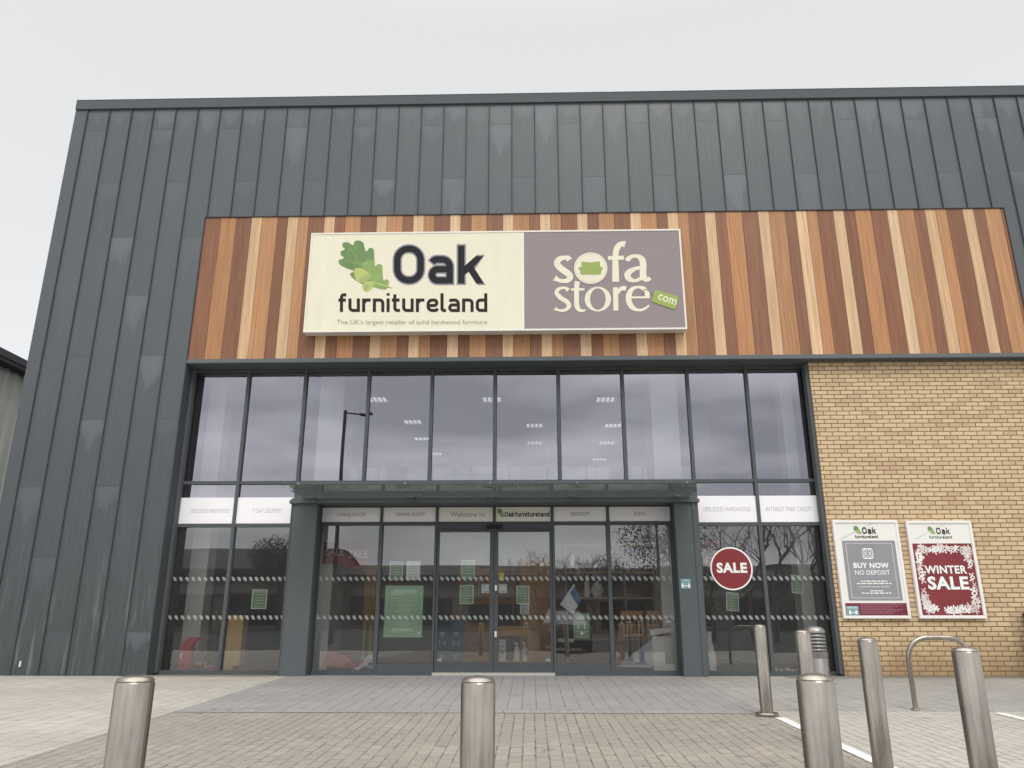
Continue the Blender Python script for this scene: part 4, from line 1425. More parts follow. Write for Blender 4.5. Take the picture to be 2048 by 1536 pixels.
# round sale sticker
c = at(1463, 1137, GL - .006)
t = thing('sale_sticker', 'large round dark red sale sticker with white rim on the shop window', 'sticker', c)
T = lambda u, v, h: Vector((c.x + u, c.y - h, c.z + v))
mb = MB(); mb.disc(T, 0, 0, .355, 1, 1, 0, 64, .001); mb.disc(T, 0, 0, .330, 0, 1, 0, 64, .002)
keep(mb.build('disc', [sale_red, white_ink], fix=False), t)
mb = MB(); mb.text(T, 'SALE', -.25, .26, -.062, .148, 0, .042)
mb.v = [(x, y - .001, z) for x, y, z in mb.v]
keep(mb.build('lettering', white_ink, fix=False), t)

# ------------------------------------------------------------------ steel bollards
DIA = .132


def make_bollard(label):
    t = thing('bollard', label, 'bollard', (0, 0, 0), 'brushed steel bollards')
    r = DIA / 2
    mb = MB(); mb.lathe([(r, -.05), (r, .884), (r - .003, .889)], seg=40)
    mb.build('post', steel, t, smooth=True)
    mb = MB(); mb.lathe([(r - .0025, .8892), (r - .001, .893), (r - .006, .900), (r * .7, .908), (r * .35, .912), (0, .9135)], seg=40)
    mb.build('domed_cap', steel, t, smooth=True)
    return t


BOL = [((-1.424, -10.19), 'bollard in front of the zinc pier, alone on the left of the paving', 1.0, False),
       ((-.205, -9.95), 'bollard standing in front of the sliding doors', .975, False),
       ((2.47, -4.35), 'far slim bollard with a base flange at the tip of the painted line', 1.0, True),
       ((2.408, -5.90), 'bollard touching the louvred light bollard in view, second along the painted line', 1.0, False),
       ((1.034, -10.09), 'broad near bollard covering the foot of the louvred light bollard', 1.0, False),
       ((2.387, -7.31), 'bollard below the buy now poster, third along the painted line', 1.0, False),
       ((2.30, -8.75), 'bollard hiding the far leg of the cycle hoop', 1.02, False)]
proto = None
for (x, y), lab, hs, fl_ in BOL:
    if proto is None:
        b = proto = make_bollard(lab)
    else:
        b = proto.copy(); COL.objects.link(b); b['label'] = lab
        for ch in list(proto.children):
            c = ch.copy(); COL.objects.link(c); c.parent = b
    b.location = (x, y, gz(y)); b.scale = (1, 1, hs); b.rotation_euler = (0, 0, rnd.uniform(0, 6))
    if fl_:
        mb = MB(); mb.lathe([(.067, .0), (.118, .0), (.120, .022), (.112, .030), (.067, .030)], seg=36)
        mb.build('base_flange', steel, b, smooth=True)

# light bollard with louvres
y = -4.3
p = at(1634, 1300, y)
t = thing('light_bollard', 'louvred light bollard with domed cap in front of the brick wall corner', 'light bollard', (p.x, y, gz(y)))
mb = MB(); mb.lathe([(.098, -.05), (.098, .565), (.096, .568)], seg=36); mb.build('post', steel_dark, t, smooth=True)
mb = MB(); mb.lathe([(.101, .570), (.101, .632), (.097, .635)], seg=36); mb.build('collar', steel_dark, t, smooth=True)
for k in range(5):
    z = .640 + k * .036
    mb = MB(); mb.lathe([(.076, z + .034), (.099, z + .0), (.1, z + .012), (.082, z + .0345)], seg=36); mb.build('louvre', steel_dark, t, smooth=True)
mb = MB(); mb.lathe([(.066, .636), (.066, .824)], seg=24); mb.build('diffuser', plain('opal_diffuser', (.75, .75, .72), .4), t, smooth=True)
mb = MB(); mb.lathe([(.080, .820), (.101, .822), (.102, .842), (.088, .868), (.055, .886), (0, .893)], seg=36); mb.build('domed_cap', steel_dark, t, smooth=True)
mb = MB(); mb.lathe([(0, 0), (.006, 0), (.006, .004), (0, .004)], (0, 0, 0), 8)
for v in range(len(mb.v)): mb.v[v] = (mb.v[v][0] - .03, -.098 - mb.v[v][2], .600 + mb.v[v][1])
mb.build('screw', dark_trim, t)

# cycle hoop
y = -3.87
t = thing('cycle_hoop', 'bent steel tube cycle hoop standing on the slabs in front of the posters', 'cycle stand', (4.24, y, gz(y)))
a = .70; rr = .235; hh = .755
path = [(0, 0, -.05), (0, 0, .3)] + [(rr - rr * math.cos(math.pi / 2 * k / 8), 0, hh - rr + rr * math.sin(math.pi / 2 * k / 8)) for k in range(9)] + \
       [(a - rr + rr * math.sin(math.pi / 2 * k / 8), 0, hh - rr + rr * math.cos(math.pi / 2 * k / 8)) for k in range(9)] + [(a, 0, .3), (a, 0, -.05)]
mb = MB(); mb.tube(path, .027, 16); mb.build('hoop', steel, t, smooth=True)
for xx in (0, a):
    mb = MB(); mb.lathe([(.028, .002), (.048, .002), (.046, .010), (.028, .012)], (xx, 0, 0), 20); mb.build('foot_plate', steel, t, smooth=True)

# dark bin at the right-hand end of the brick wall
t = thing('litter_bin', 'dark bin just in view against the brick at the far right', 'bin', (at(2044, 1227, -.035).x + .215, -.25, 0))
mb = MB()
mb.box(-.20, .22, -.2, .2, -.01, .86); mb.box(-.17, .19, -.17, .17, .861, .90)
mb.build('body', dark_trim, t)
mb = MB(); mb.box(-.215, .235, -.215, .215, .905, .955); mb.box(-.18, .2, -.19, .19, .956, .975); mb.build('lid', dark_trim, t)

# ------------------------------------------------------------------ neighbouring shed on the left
t = thing('metal_shed', 'pale ribbed metal shed with dark eaves beyond the zinc corner', 'building', (-20, 20, 0))
mb = MB()
y0, y1, zt = 4.0, 90.0, 9.95
X0 = -20.0
prof = [(0, 0), (.26, 0), (.32, .07), (.48, .07), (.55, 0)]
y = y0
pv = []
while y < y1:
    for u, d in prof[:-1]: pv.append((y + u, X0 + d))
    y += .55
for (ya, xa), (yb, xb) in zip(pv, pv[1:]):
    mb.face([(xa, ya, -.1), (xb, yb, -.1), (xb, yb, zt), (xa, ya, zt)])
mb.face([(X0 - 20, y0, -.1), (X0, y0, -.1), (X0, y0, zt), (X0 - 20, y0, zt)])
keep(mb.build('ribbed_wall', shed_m), t)
mb = MB(); mb.box(X0 - 20.3, X0 + .50, y0 - .3, y1, zt + .001, zt + .15); mb.box(X0 + .15, X0 + .55, y0 - .3, y1, zt + .151, zt + .42)
keep(mb.build('eaves', shed_roof), t)
mb = MB(); mb.face([(X0 + .2, y0 - .3, zt + .25), (X0 + .2, y1, zt + .25), (X0 - 20, y1, zt + 1.6), (X0 - 20, y0 - .3, zt + 1.6)])
keep(mb.build('roof', store_roof), t)

# ------------------------------------------------------------------ inside the shop
def legs4(t, x0, x1, y0, y1, h, r, mat, taper=1.0):
    for x in (x0, x1):
        for y in (y0, y1):
            mb = MB(); mb.obox((x - r, y - r, 0), (2 * r, 0, 0), (0, 2 * r, 0), (0, 0, h)); mb.build('leg', mat, t)


def chair(label, x, y, rot, mat=oak, group='dining chairs in the shop'):
    t = thing('dining_chair', label, 'chair', (x, y, 0), group)
    t.rotation_euler = (0, 0, rot)
    mb = MB(); mb.box(-.22, .22, -.21, .21, .43, .475); mb.build('seat', fabric_dark, t)
    for sx in (-.19, .19):
        mb = MB(); mb.tube([(sx, -.18, 0), (sx, -.18, .43)], [.016, .022], 8); mb.build('leg', mat, t)
        mb = MB(); mb.tube([(sx, .22, 0), (sx, .19, .45), (sx, .25, 1.0)], [.016, .022, .018], 8); mb.build('leg', mat, t)
    mb = MB(); mb.box(-.20, .20, .225, .25, .88, 1.0)
    for z in (.56, .72): mb.box(-.18, .18, .205, .225, z, z + .05)
    for k in range(4): mb.box(-.13 + .075 * k, -.105 + .075 * k, .226, .236, .55, .90)
    mb.build('backrest', mat, t)


def table(label, x, y, w_, d_, mat=oak, h=.76):
    t = thing('dining_table', label, 'table', (x, y, 0))
    mb = MB(); mb.box(-w_ / 2, w_ / 2, -d_ / 2, d_ / 2, h - .04, h); mb.box(-w_ / 2 + .06, w_ / 2 - .06, -d_ / 2 + .05, d_ / 2 - .05, h - .13, h - .041); mb.build('tabletop', mat, t)
    legs4(t, -w_ / 2 + .07, w_ / 2 - .07, -d_ / 2 + .06, d_ / 2 - .06, h - .131, .035, mat)


def cabinet(name, label, cat, x0, x1, y0, d_, h, mat=oak, doors=2, z0=0.0):
    t = thing(name, label, cat, ((x0 + x1) / 2, y0 + d_ / 2, z0))
    hw = (x1 - x0) / 2
    mb = MB(); mb.box(-hw, hw, -d_ / 2, d_ / 2, .06, h - .03); mb.box(-hw - .02, hw + .02, -d_ / 2 - .02, d_ / 2, h - .029, h); mb.box(-hw + .02, hw - .02, -d_ / 2 + .03, d_ / 2 - .02, 0, .059)
    mb.build('carcass', mat, t)
    for k in range(doors):
        a = -hw + .02 + (2 * hw - .04) * k / doors; b = -hw + .02 + (2 * hw - .04) * (k + 1) / doors - .012
        mb = MB(); mb.box(a, b, -d_ / 2 - .016, -d_ / 2 - .001, .08, h - .05)
        mb.box(a + .05, b - .05, -d_ / 2 - .024, -d_ / 2 - .0165, .13, h - .10)
        dd = mb.build('door', mat, t)
        mb = MB(); mb.lathe([(0, 0), (.014, .004), (.018, .02), (0, .028)], (0, 0, 0), 10)
        hx = b - .03 if k % 2 == 0 else a + .03
        mb.v = [(hx + vx, -d_ / 2 - .0165 - vz, h * .52 + vy) for vx, vy, vz in mb.v]
        mb.build('knob', dark_trim, dd)
    return t


def vase(label, x, y, z, prof, group=None, mat=ceramic):
    mb = MB(); mb.lathe(prof, (0, 0, 0), 24)
    o = mb.build('vase', mat, None, smooth=True); o.location = (x, y, z)
    tag(o, label, 'vase', group)
    return o


# window display on the left
p = at(468, 1290, .75)
t = thing('oak_display_board', 'yellow oak panel board standing upright behind the second window', 'display board', (p.x, .75, 0))
mb = MB(); mb.box(-.115, .115, -.02, .20, .10, .88); mb.build('panel', oak_light, t)
mb = MB(); mb.box(-.135, .135, -.03, .22, .881, .925); mb.box(-.13, .02, -.026, .20, .0, .099); mb.build('frame_rail', oak_light, t)
mb = MB()
for sx in (-.133, .116): mb.box(sx, sx + .017, -.028, .21, .101, .88)
mb.build('side_frame', oak_light, t)

sofa_ = thing('sofa', 'dark upholstered sofa on the showroom floor behind the second window', 'sofa', (-5.05, 2.9, 0))
mb = MB(); mb.box(-.95, .95, -.40, .42, .10, .40); mb.build('base', fabric_dark, sofa_)
for sx in (-1, 1):
    mb = MB(); mb.box(.93 * sx - .13, .93 * sx + .13, -.45, .45, .08, .66)
    mb.lathe([(.14, 0), (.14, .9)], (0, 0, 0), 16)
    n0 = len(mb.v) - 32
    mb.v[n0:] = [(.93 * sx + vx, -.45 + vz, .66 + vy) for vx, vy, vz in mb.v[n0:]]
    mb.build('armrest', fabric_dark, sofa_)
    mb = MB(); mb.box(.40 * sx - .385, .40 * sx + .385, -.43, .20, .405, .54); mb.build('seat_cushion', fabric_dark, sofa_)
    mb = MB(); mb.obox((.40 * sx - .385, .12, .545), (.77, 0, 0), (0, .17, .02), (0, .10, .42)); mb.build('back_cushion', fabric_dark, sofa_)
mb = MB(); mb.box(-1.0, 1.0, .36, .50, .10, .90); mb.build('backrest', fabric_dark, sofa_)
for sx in (-.9, .9):
    for yy in (-.36, .36):
        mb = MB(); mb.lathe([(.025, 0), (.03, .099)], (sx, yy, 0), 10); mb.build('leg', dark_trim, sofa_)
table('dark dining table far left behind the first window', -6.75, 3.4, 1.3, .8)
chair('dining chair with its back to the first window', -6.95, 2.65, math.pi)
chair('dining chair seen through the first window, right of the other', -6.3, 2.75, math.pi * .9)


def crumple(name, label, cat, x0, x1, y0, y1, zf, mats, cols, nx=26, ny=10, seed=1, group=None):
    """Fallen cloth or paper: a creased sheet lying on the floor."""
    r2 = random.Random(seed)
    ph = [(r2.uniform(2, 9), r2.uniform(2, 9), r2.uniform(0, 6), r2.uniform(.3, 1)) for _ in range(6)]
    def H(u, v): return zf(u, v) + .012 * sum(a * math.sin(p * u * 3 + q * v * 2 + o) for p, q, o, a in ph)
    mb = MB()
    V = lambda u, v: (x0 + (x1 - x0) * u, y0 + (y1 - y0) * v, max(.004, H(u, v)))
    for i in range(nx):
        for j in range(ny):
            u0, u1, v0, v1 = i / nx, (i + 1) / nx, j / ny, (j + 1) / ny
            mb.face([V(u0, v0), V(u1, v0), V(u1, v1), V(u0, v1)], cols((u0 + u1) / 2, (v0 + v1) / 2))
    o = mb.build(name, mats, None, fix=False, smooth=True)
    return tag(o, label, cat, group)


fr2 = random.Random(11)
fl_set = {(i, j) for i in range(30) for j in range(12) if fr2.random() < .5}
crumple('fallen_banner', 'crumpled red cloth with white flake print lying inside the first window', 'banner', -6.08, -5.22, .42, .85,
        lambda u, v: .17 * math.exp(-((u - .55) / .2) ** 2) * (1 - (v - .4) ** 2) + .24 * math.exp(-((u - .12) / .13) ** 2), [red_cloth, sheet_white],
        lambda u, v: 1 if (.33 < u < .72 and (int(u * 30), int(v * 12)) in fl_set) else 0, seed=4, group='fallen sale banners in the windows')
t = thing('red_display_stand', 'upright red stand with a white strip inside the first window', 'display stand', (-5.86, .56, 0))
mb = MB(); mb.box(-.10, .09, -.05, .08, .01, .44); mb.obox((-.10, -.05, .441), (.19, 0, 0), (0, .13, 0), (.10, .02, .12)); mb.build('body', red_cloth, t)
mb = MB(); mb.box(-.085, -.058, -.054, -.051, .14, .32); mb.build('white_strip', white_ink, t)
crumple('fallen_banner', 'long flat red banner edge on the floor behind the second window', 'banner', -4.98, -4.15, .48, .62, lambda u, v: .035, [pink_cloth], lambda u, v: 0, seed=9, group='fallen sale banners in the windows')
crumple('fallen_banner', 'slumped red and white sale banner inside the entrance screen', 'banner', -3.50, -2.63, .50, .80,
        lambda u, v: .40 * max(0, 1 - u * 1.15) * (.35 + .65 * v) + .19 * math.exp(-((u - .85) / .16) ** 2) * (.4 + v), [pink_cloth, sheet_white, ink], lambda u, v: (2 if (.84 < u < .93 and .3 < v < .42) else 1) if u > .60 + .15 * v else 0, seed=6, group='fallen sale banners in the windows')
crumple('torn_paper', 'scraps of white and red paper on the floor beside the brick wall corner', 'paper', 3.98, 4.55, .48, .66, lambda u, v: .02 + .04 * abs(math.sin(9 * u)), [sheet_white, pink_cloth], lambda u, v: 1 if (int(u * 17) % 3 == 0) else 0, seed=12)

a = at(726, 1225, 2.6); b = at(753, 1138, 2.6)
t = thing('headboard', 'pale oak headboard panel behind the living room pane near its right edge', 'headboard', ((a.x + b.x) / 2, 2.6, 0))
mb = MB(); mb.box(a.x, b.x, 2.6, 2.66, .75, b.z)
keep(mb.build('panel', oak_light), t)
mb = MB(); mb.box(a.x - .03, b.x + .03, 2.585, 2.67, b.z + .001, b.z + .06)
keep(mb.build('top_rail', oak_light), t)
for xx in (a.x + .02, b.x - .08):
    mb = MB(); mb.box(xx, xx + .06, 2.6, 2.66, 0, .749); keep(mb.build('leg', oak_light), t)

# sale banners hung inside
for (q, lab) in (((648, 1086, 690, 1128), 'hanging red sale banner behind the living room pane, nearest the left pilaster'), ((694, 1086, 738, 1138), 'hanging red sale banner behind the living room pane, nearest the dining room pane'), ((1386, 1081, 1440, 1130), 'hanging dark red sale banner behind the round sale sticker')):
    Y = .72
    a, b = at(q[0], q[1], Y), at(q[2], q[3], Y)
    t = thing('hanging_banner', lab, 'banner', ((a.x + b.x) / 2, Y, b.z), 'sale banners hung inside the windows')
    mb = MB(); mb.box(a.x, b.x, Y, Y + .003, b.z, a.z); mb.tube([(a.x - .01, Y, a.z + .006), (b.x + .01, Y, a.z + .006)], .006, 6)
    keep(mb.build('cloth', red_film), t)
    T = lambda u, v, h: Vector((u, Y - .002 - h, v))
    mb = MB(); mb.text(T, 'SALE', a.x + .04, b.x - .03, (a.z + b.z) / 2 - .03, .115, 0, .02)
    keep(mb.build('lettering', white_film, fix=False), t)
    mb = MB()
    for x in (a.x + .03, b.x - .03): mb.tube([(x, Y, a.z + .012), (x, Y, 7.29)], .002, 5)
    keep(mb.build('cord', white_frame, fix=False), t)

# behind the entrance doors
for k, (px, lab) in enumerate(((884, 'narrow teal floor sign with white hearts, half hidden by the door jamb'), (912, 'teal floor sign with white hearts, facing the left sliding door'))):
    p = at(px, 1300, 1.15 + .02 * k)
    t = thing('floor_sign', lab, 'sign', (p.x, p.y, 0), 'teal floor signs behind the doors')
    hw = .105 if k == 0 else .145
    mb = MB(); mb.box(-hw, hw, -.012, .012, .03, .83); mb.build('panel', teal_dark, t)
    T = lambda u, v, h: Vector((p.x + u, p.y - .012 - h, v))
    mb = MB()
    for z in (.62, .24):
        mb.disc(T, -.022, z, .026, 0); mb.disc(T, .022, z, .026, 0); mb.poly(T, [(-.044, z - .01), (.044, z - .01), (0, z - .07)], 0)
    mb.rect(T, -.06, .41, -.035, .50, 0); mb.rect(T, .035, .41, .06, .50, 0); mb.rect(T, -.03, .45, .03, .462, 0)
    keep(mb.build('symbols', plain('sign_pale_mark', (.35, .42, .44), .5), fix=False), t)
    mb = MB(); mb.box(-hw * .8, hw * .8, -.12, .12, .0, .029); mb.build('base', dark_trim, t)
p = at(893, 1290, 1.3)
t = thing('striped_stand', 'white upright stand with dark notches between the teal floor signs', 'display stand', (p.x, 1.3, 0))
mb = MB(); mb.box(-.035, .035, -.03, .03, .0, .85); mb.build('upright', ceramic, t)
mb = MB()
for z in range(7): mb.box(-.030, .012, -.034, -.0305, .08 + .11 * z, .13 + .11 * z)
mb.build('notches', dark_trim, t)
cabinet('sideboard', 'oak sideboard with pale top behind the left sliding door', 'sideboard', -1.42, -.72, 2.4, .45, .78)
cabinet('wardrobe', 'tall oak wardrobe behind the right sliding door', 'wardrobe', -.22, .44, 3.2, .55, 2.05)
t = thing('wall_mirror', 'oak framed mirror panel seen behind the two sliding doors', 'mirror', (-.95, 4.2, 1.2))
for q in ((-.62, .62, -.05, .05), (-.62, .62, .62, .72), (-.62, -.52, .051, .619), (.52, .62, .051, .619), (-.08, .08, .051, .619)):
    mb = MB(); mb.box(q[0], q[1], -.03, .03, q[2], q[3]); mb.build('frame_rail', oak, t)
mb = MB(); mb.box(-.515, -.085, -.01, .01, .052, .618); mb.box(.085, .515, -.01, .01, .052, .618); mb.build('panel', inner_dark, t)
mb = MB()
for x in (-.2, .12, .22): mb.box(x, x + .05, -.05, -.012, .10, .60)
mb.build('slats', oak_light, t)
mb = MB()
for sx in (-.6, .55): mb.box(sx, sx + .05, -.02, .02, -1.2, -.051)
mb.build('stand_leg', oak, t)
p = at(1028, 1300, 1.35)
t = thing('side_table', 'small oak side table with a low shelf behind the right sliding door', 'table', (p.x, 1.35, 0))
mb = MB(); mb.box(-.33, .33, -.2, .2, .70, .74); mb.box(-.30, .30, -.18, .18, .58, .699); mb.build('tabletop', oak, t)
mb = MB(); mb.box(-.30, .30, -.18, .18, .12, .15); mb.build('shelf', oak_light, t)
legs4(t, -.29, .29, -.17, .17, .58, .028, oak)
for k, (dx, lab) in enumerate(((.05, 'white spray bottle on the low shelf, nearer the door lock'), (.20, 'white spray bottle on the low shelf, nearer the table leg'))):
    tb_ = thing('spray_bottle', lab, 'bottle', (p.x + dx, 1.26, .15), 'white spray bottles on the low shelf')
    mb = MB(); mb.lathe([(.0, .0), (.05, .0), (.052, .02), (.05, .19), (.02, .24), (.018, .25)], seg=16); mb.build('body', ceramic, tb_, smooth=True)
    mb = MB(); mb.lathe([(.017, .251), (.017, .30), (.0, .305)], seg=12); mb.box(-.05, .02, -.012, .012, .285, .31); mb.build('nozzle', white_frame, tb_)
t = thing('white_box', 'white printed box standing on the low shelf of the side table', 'box', (p.x - .20, 1.22, .15))
mb = MB(); mb.box(-.06, .06, -.04, .06, 0, .36); mb.build('carton', sheet_white, t)
mb = MB(); T = lambda u, v, h: Vector((u, -.04 - h, v)); bars(mb, T, -.04, .04, .12, .06, 0, 4); bars(mb, T, -.04, .03, .24, .02, 0, 4); mb.build('print_lines', ink_grey, t, fix=False)

# right of the doors
table('oak dining table behind the pane under the sofas sign', 2.15, 2.1, 1.05, .7)
chair('oak dining chair behind the pane under the sofas sign, left of the table', 1.78, 1.6, math.pi * 1.05)
chair('oak dining chair behind the pane under the sofas sign, right of the table', 2.28, 1.5, math.pi)
t = thing('shelf_unit', 'tall dark shelf unit behind the panes right of the doors', 'shelving', (2.0, 3.9, 0))
mb = MB()
for x in (-1.25, .0, 1.25): mb.box(x - .02, x + .02, -.2, .2, 0, 2.4)
mb.build('upright', inner_dark, t)
for z in (.42, .85, 1.255, 1.78, 2.36):
    mb = MB(); mb.box(-1.23, 1.23, -.2, .2, z, z + .035); mb.build('shelf', oak, t)
mb = MB(); mb.box(-1.23, 1.23, .18, .2, .02, 2.35); mb.build('back_panel', plain('shelf_back', (.11, .055, .04), .7), t)
VP = [(.001, 0), (.07, .0), (.13, .10), (.14, .18), (.09, .27), (.035, .31), (.045, .34), (.03, .34)]
VT = [(.001, 0), (.06, .0), (.075, .12), (.05, .30), (.025, .40), (.04, .46), (.03, .46)]
vase('round white vase on the upper shelf under the sofas sign', 2.05, 3.85, 1.816, VP, 'vases on the shelf unit')
vase('tall white vase on the upper shelf beside the pane mullion', 1.75, 3.85, 1.816, VT, 'vases on the shelf unit')
vase('round white vase on the middle shelf behind the hanging blue sheet', 1.42, 3.85, 1.291, VP, 'vases on the shelf unit')
vase('tall white vase on the middle shelf behind the hanging blue sheet', 1.20, 3.85, 1.291, VT, 'vases on the shelf unit')
p = at(1324, 1330, .62)
t = thing('display_plinth', 'pale square plinth with an oversailing cap inside the entrance screen', 'plinth', (p.x, .62, 0))
mb = MB(); mb.box(-.155, .155, -.12, .16, 0, .585); mb.box(-.157, .157, -.122, .162, .33, .336); mb.build('column', plinth_m, t)
mb = MB(); mb.obox((-.19, -.15, .60), (.38, 0, .05), (0, .34, 0), (-.01, 0, .09)); mb.build('cap', plinth_m, t)
t = thing('leaning_poster', 'pale triangular corner of a slumped poster leaning on the plinth', 'poster', (1.95, .55, 0))
c = [at(x, y_, .55) for x, y_ in ((1236, 1332), (1304, 1334), (1304, 1278))]
mb = MB()
mb.face(c); mb.face([q + Vector((0, .012, 0)) for q in reversed(c)])
for i in range(3):
    a, b = c[i], c[(i + 1) % 3]; mb.face([a, a + Vector((0, .012, 0)), b + Vector((0, .012, 0)), b])
keep(mb.build('sheet', plain('poster_blue_grey', (.34, .38, .42), .3, 0, .15, 3)), t)
mb = MB()
for a, b in ((c[0], c[1]), (c[1], c[2])): mb.tube([a + Vector((0, -.004, 0)), b + Vector((0, -.004, 0))], .009, 6)
keep(mb.build('white_edge', white_ink), t)
mb = MB(); mb.box(c[0].x - .03, c[1].x, .52, .60, .0, .03); keep(mb.build('red_edge', pink_cloth), t)

p = at(1420, 1320, .52)
t = thing('floor_vase', 'tall white floor vase holding a leafy dry plant beside the right pilaster', 'vase', (p.x, .52, 0))
mb = MB(); mb.lathe([(.001, 0), (.08, .0), (.105, .10), (.11, .22), (.085, .38), (.055, .50), (.05, .60), (.065, .66), (.05, .66)], seg=28); mb.build('vessel', ceramic, t, smooth=True)
mb = MB(); r2 = random.Random(5)
for k in range(22):
    a = r2.uniform(0, 6.28); s_ = r2.uniform(.05, .22); h_ = r2.uniform(.35, .85)
    mb.tube([(0, 0, .55), (s_ * .4 * math.cos(a), s_ * .4 * math.sin(a), .6 + h_ * .5), (s_ * math.cos(a), s_ * math.sin(a), .62 + h_)], .003, 4)
    for j in range(14):
        f = r2.uniform(.3, 1.05)
        c0 = Vector((s_ * f * math.cos(a), s_ * f * math.sin(a), .6 + h_ * f)) + Vector((r2.uniform(-.05, .05), r2.uniform(-.05, .05), r2.uniform(-.03, .03)))
        d1 = Vector((r2.uniform(-1, 1), r2.uniform(-1, 1), r2.uniform(-1, 1))).normalized() * .028
        d2 = d1.cross(Vector((r2.uniform(-1, 1), r2.uniform(-1, 1), r2.uniform(-1, 1)))).normalized() * .014
        mb.face([c0 - d1, c0 + d2, c0 + d1, c0 - d2])
mb.build('foliage', foliage, t, fix=False)

# ------------------------------------------------------------------ what the glass reflects: the far side of the car park
def mirror_pt(px, py, depth):
    """Real place of a thing seen mirrored at (px, py) in the shop glass, depth metres beyond the glass."""
    q = at(px, py, GL + depth)
    return Vector((q.x, GL - depth, q.z))


t = thing('street_lamp', 'dark street lamp with one flat lantern arm, mirrored in the upper windows', 'street lamp', (0, 0, 0))
q = mirror_pt(684, 817, 21.3)
t.location = (q.x, q.y, gz(q.y))
H_ = q.z - gz(q.y)
mb = MB(); mb.tube([(0, 0, -.1), (0, 0, 1.2), (0, 0, 1.25), (0, 0, H_)], [.13, .13, .10, .075], 14); mb.build('pole', lamp_dark, t, smooth=True)
mb = MB(); mb.tube([(0, 0, H_ - .12), (.75, 0, H_ - .20)], .035, 8); mb.build('arm', lamp_dark, t)
mb = MB(); mb.obox((.70, -.12, H_ - .26), (.62, 0, -.06), (0, .24, 0), (.0, 0, .10)); mb.build('lantern', lamp_dark, t)


def far_store(label, x0, x1, y0, y1, h, ridge, barrel=False):
    t = thing('retail_unit', label, 'building', ((x0 + x1) / 2, y1, 0))
    z0 = gz(-20)
    mb = MB(); mb.box(x0, x1, y0, y1, z0, h); keep(mb.build('wall', store_wall), t)
    mb = MB()
    n = 14
    for k in range(n):
        a, b = k / n, (k + 1) / n
        za = h + ridge * math.sin(math.pi * a); zb = h + ridge * math.sin(math.pi * b)
        ya = y1 + .6 + (y0 - y1 - 1.2) * a; yb = y1 + .6 + (y0 - y1 - 1.2) * b
        mb.face([(x0 - .6, ya, za + .05), (x1 + .6, ya, za + .05), (x1 + .6, yb, zb + .05), (x0 - .6, yb, zb + .05)])
    for xx in (x0 - .3, x1 + .3):
        mb.face([(xx, y1 + .3 + (y0 - y1 - .6) * k / n, h + ridge * math.sin(math.pi * k / n)) for k in range(n + 1)], 1)
    mb.box(x0 - .6, x1 + .6, y1 + .58, y1 + .75, h - .35, h + .04)
    keep(mb.build('roof', [store_roof, store_wall]), t)
    n = int((x1 - x0) / 5)
    for k in range(n):
        xa = x0 + (x1 - x0) * (k + .12) / n; xb = x0 + (x1 - x0) * (k + .88) / n
        mb = MB(); mb.box(xa, xb, y1 + .001, y1 + .05, z0 + .3, h * .55); keep(mb.build('shop_window', lamp_dark), t)
    mb = MB(); mb.box(x0 + 1, x1 - 1, y1 + .06, y1 + .16, h * .58, h * .72); keep(mb.build('fascia', shed_m), t)


far_store('long low retail unit with a dark curved roof across the car park', -66, -19, -75, -47, 4.2, 2.6)
far_store('lower retail unit with a dark roof facing the entrance doors', -17, 22, -84, -56, 4.2, 1.6)
far_store('retail unit with a dark roof behind the bare trees', 25, 70, -80, -52, 4.0, 1.8)


def bare_tree(label, x, y, h, seed, spread=.55):
    r2 = random.Random(seed)
    t = thing('bare_tree', label, 'tree', (x, y, gz(y)), 'bare trees across the car park')
    tr, cr = MB(), MB()

    def grow(p, d, ln, rad, lev):
        q = p + d * ln
        mid = p + d * ln * .5 + Vector((r2.uniform(-1, 1), r2.uniform(-1, 1), 0)) * ln * .05
        (tr if lev == 0 else cr).tube([p, mid, q], [rad, rad * .85, rad * .68], 6 if lev < 2 else (4 if lev < 4 else 3), cap=False)
        if lev >= 6 or ln < .16: return
        for k in range(2 if lev > 1 else 3):
            a = r2.uniform(0, 6.28)
            side = Vector((math.cos(a), math.sin(a), 0))
            nd = (d + side * r2.uniform(.3, spread + .25) + Vector((0, 0, .12))).normalized()
            grow(p + d * ln * r2.uniform(.65, 1.0), nd, ln * r2.uniform(.62, .82), rad * .62, lev + 1)
    grow(Vector((0, 0, -.1)), Vector((0, 0, 1)), h * .27, h * .014, 0)
    tr.build('trunk', bark, t, fix=False); cr.build('crown', bark, t, fix=False)


i = 0
for px, dep, h, lab in ((1420, 26, 8.5, 'mirrored above the round sale sticker, left one'), (1500, 24, 9.0, 'mirrored above the round sale sticker, right one'), (1560, 27, 9.5, 'mirrored in the pane next to the brick wall, nearer the mullion'), (1630, 25, 9.0, 'mirrored in the pane next to the brick wall, nearer the bricks'),
                        (1075, 50, 9.2, 'mirrored high in the right sliding door'), (1040, 58, 9.5, 'mirrored over the low roof in the right sliding door'), (1140, 52, 8.6, 'mirrored in the pane right of the doors, nearer the door'),
                        (1185, 54, 8.8, 'mirrored in the pane right of the doors, nearer the plinth'), (955, 60, 8.2, 'mirrored beside the lock edge of the left door'), (520, 50, 7.2, 'mirrored above the small green notice on the left'), (560, 53, 8.0, 'mirrored beside the left pilaster'), (690, 55, 7.4, 'mirrored behind the hanging sale banners')):
    q = mirror_pt(px, 1229, dep)
    bare_tree('bare winter tree ' + lab, q.x, q.y, h, 20 + i)
    i += 1


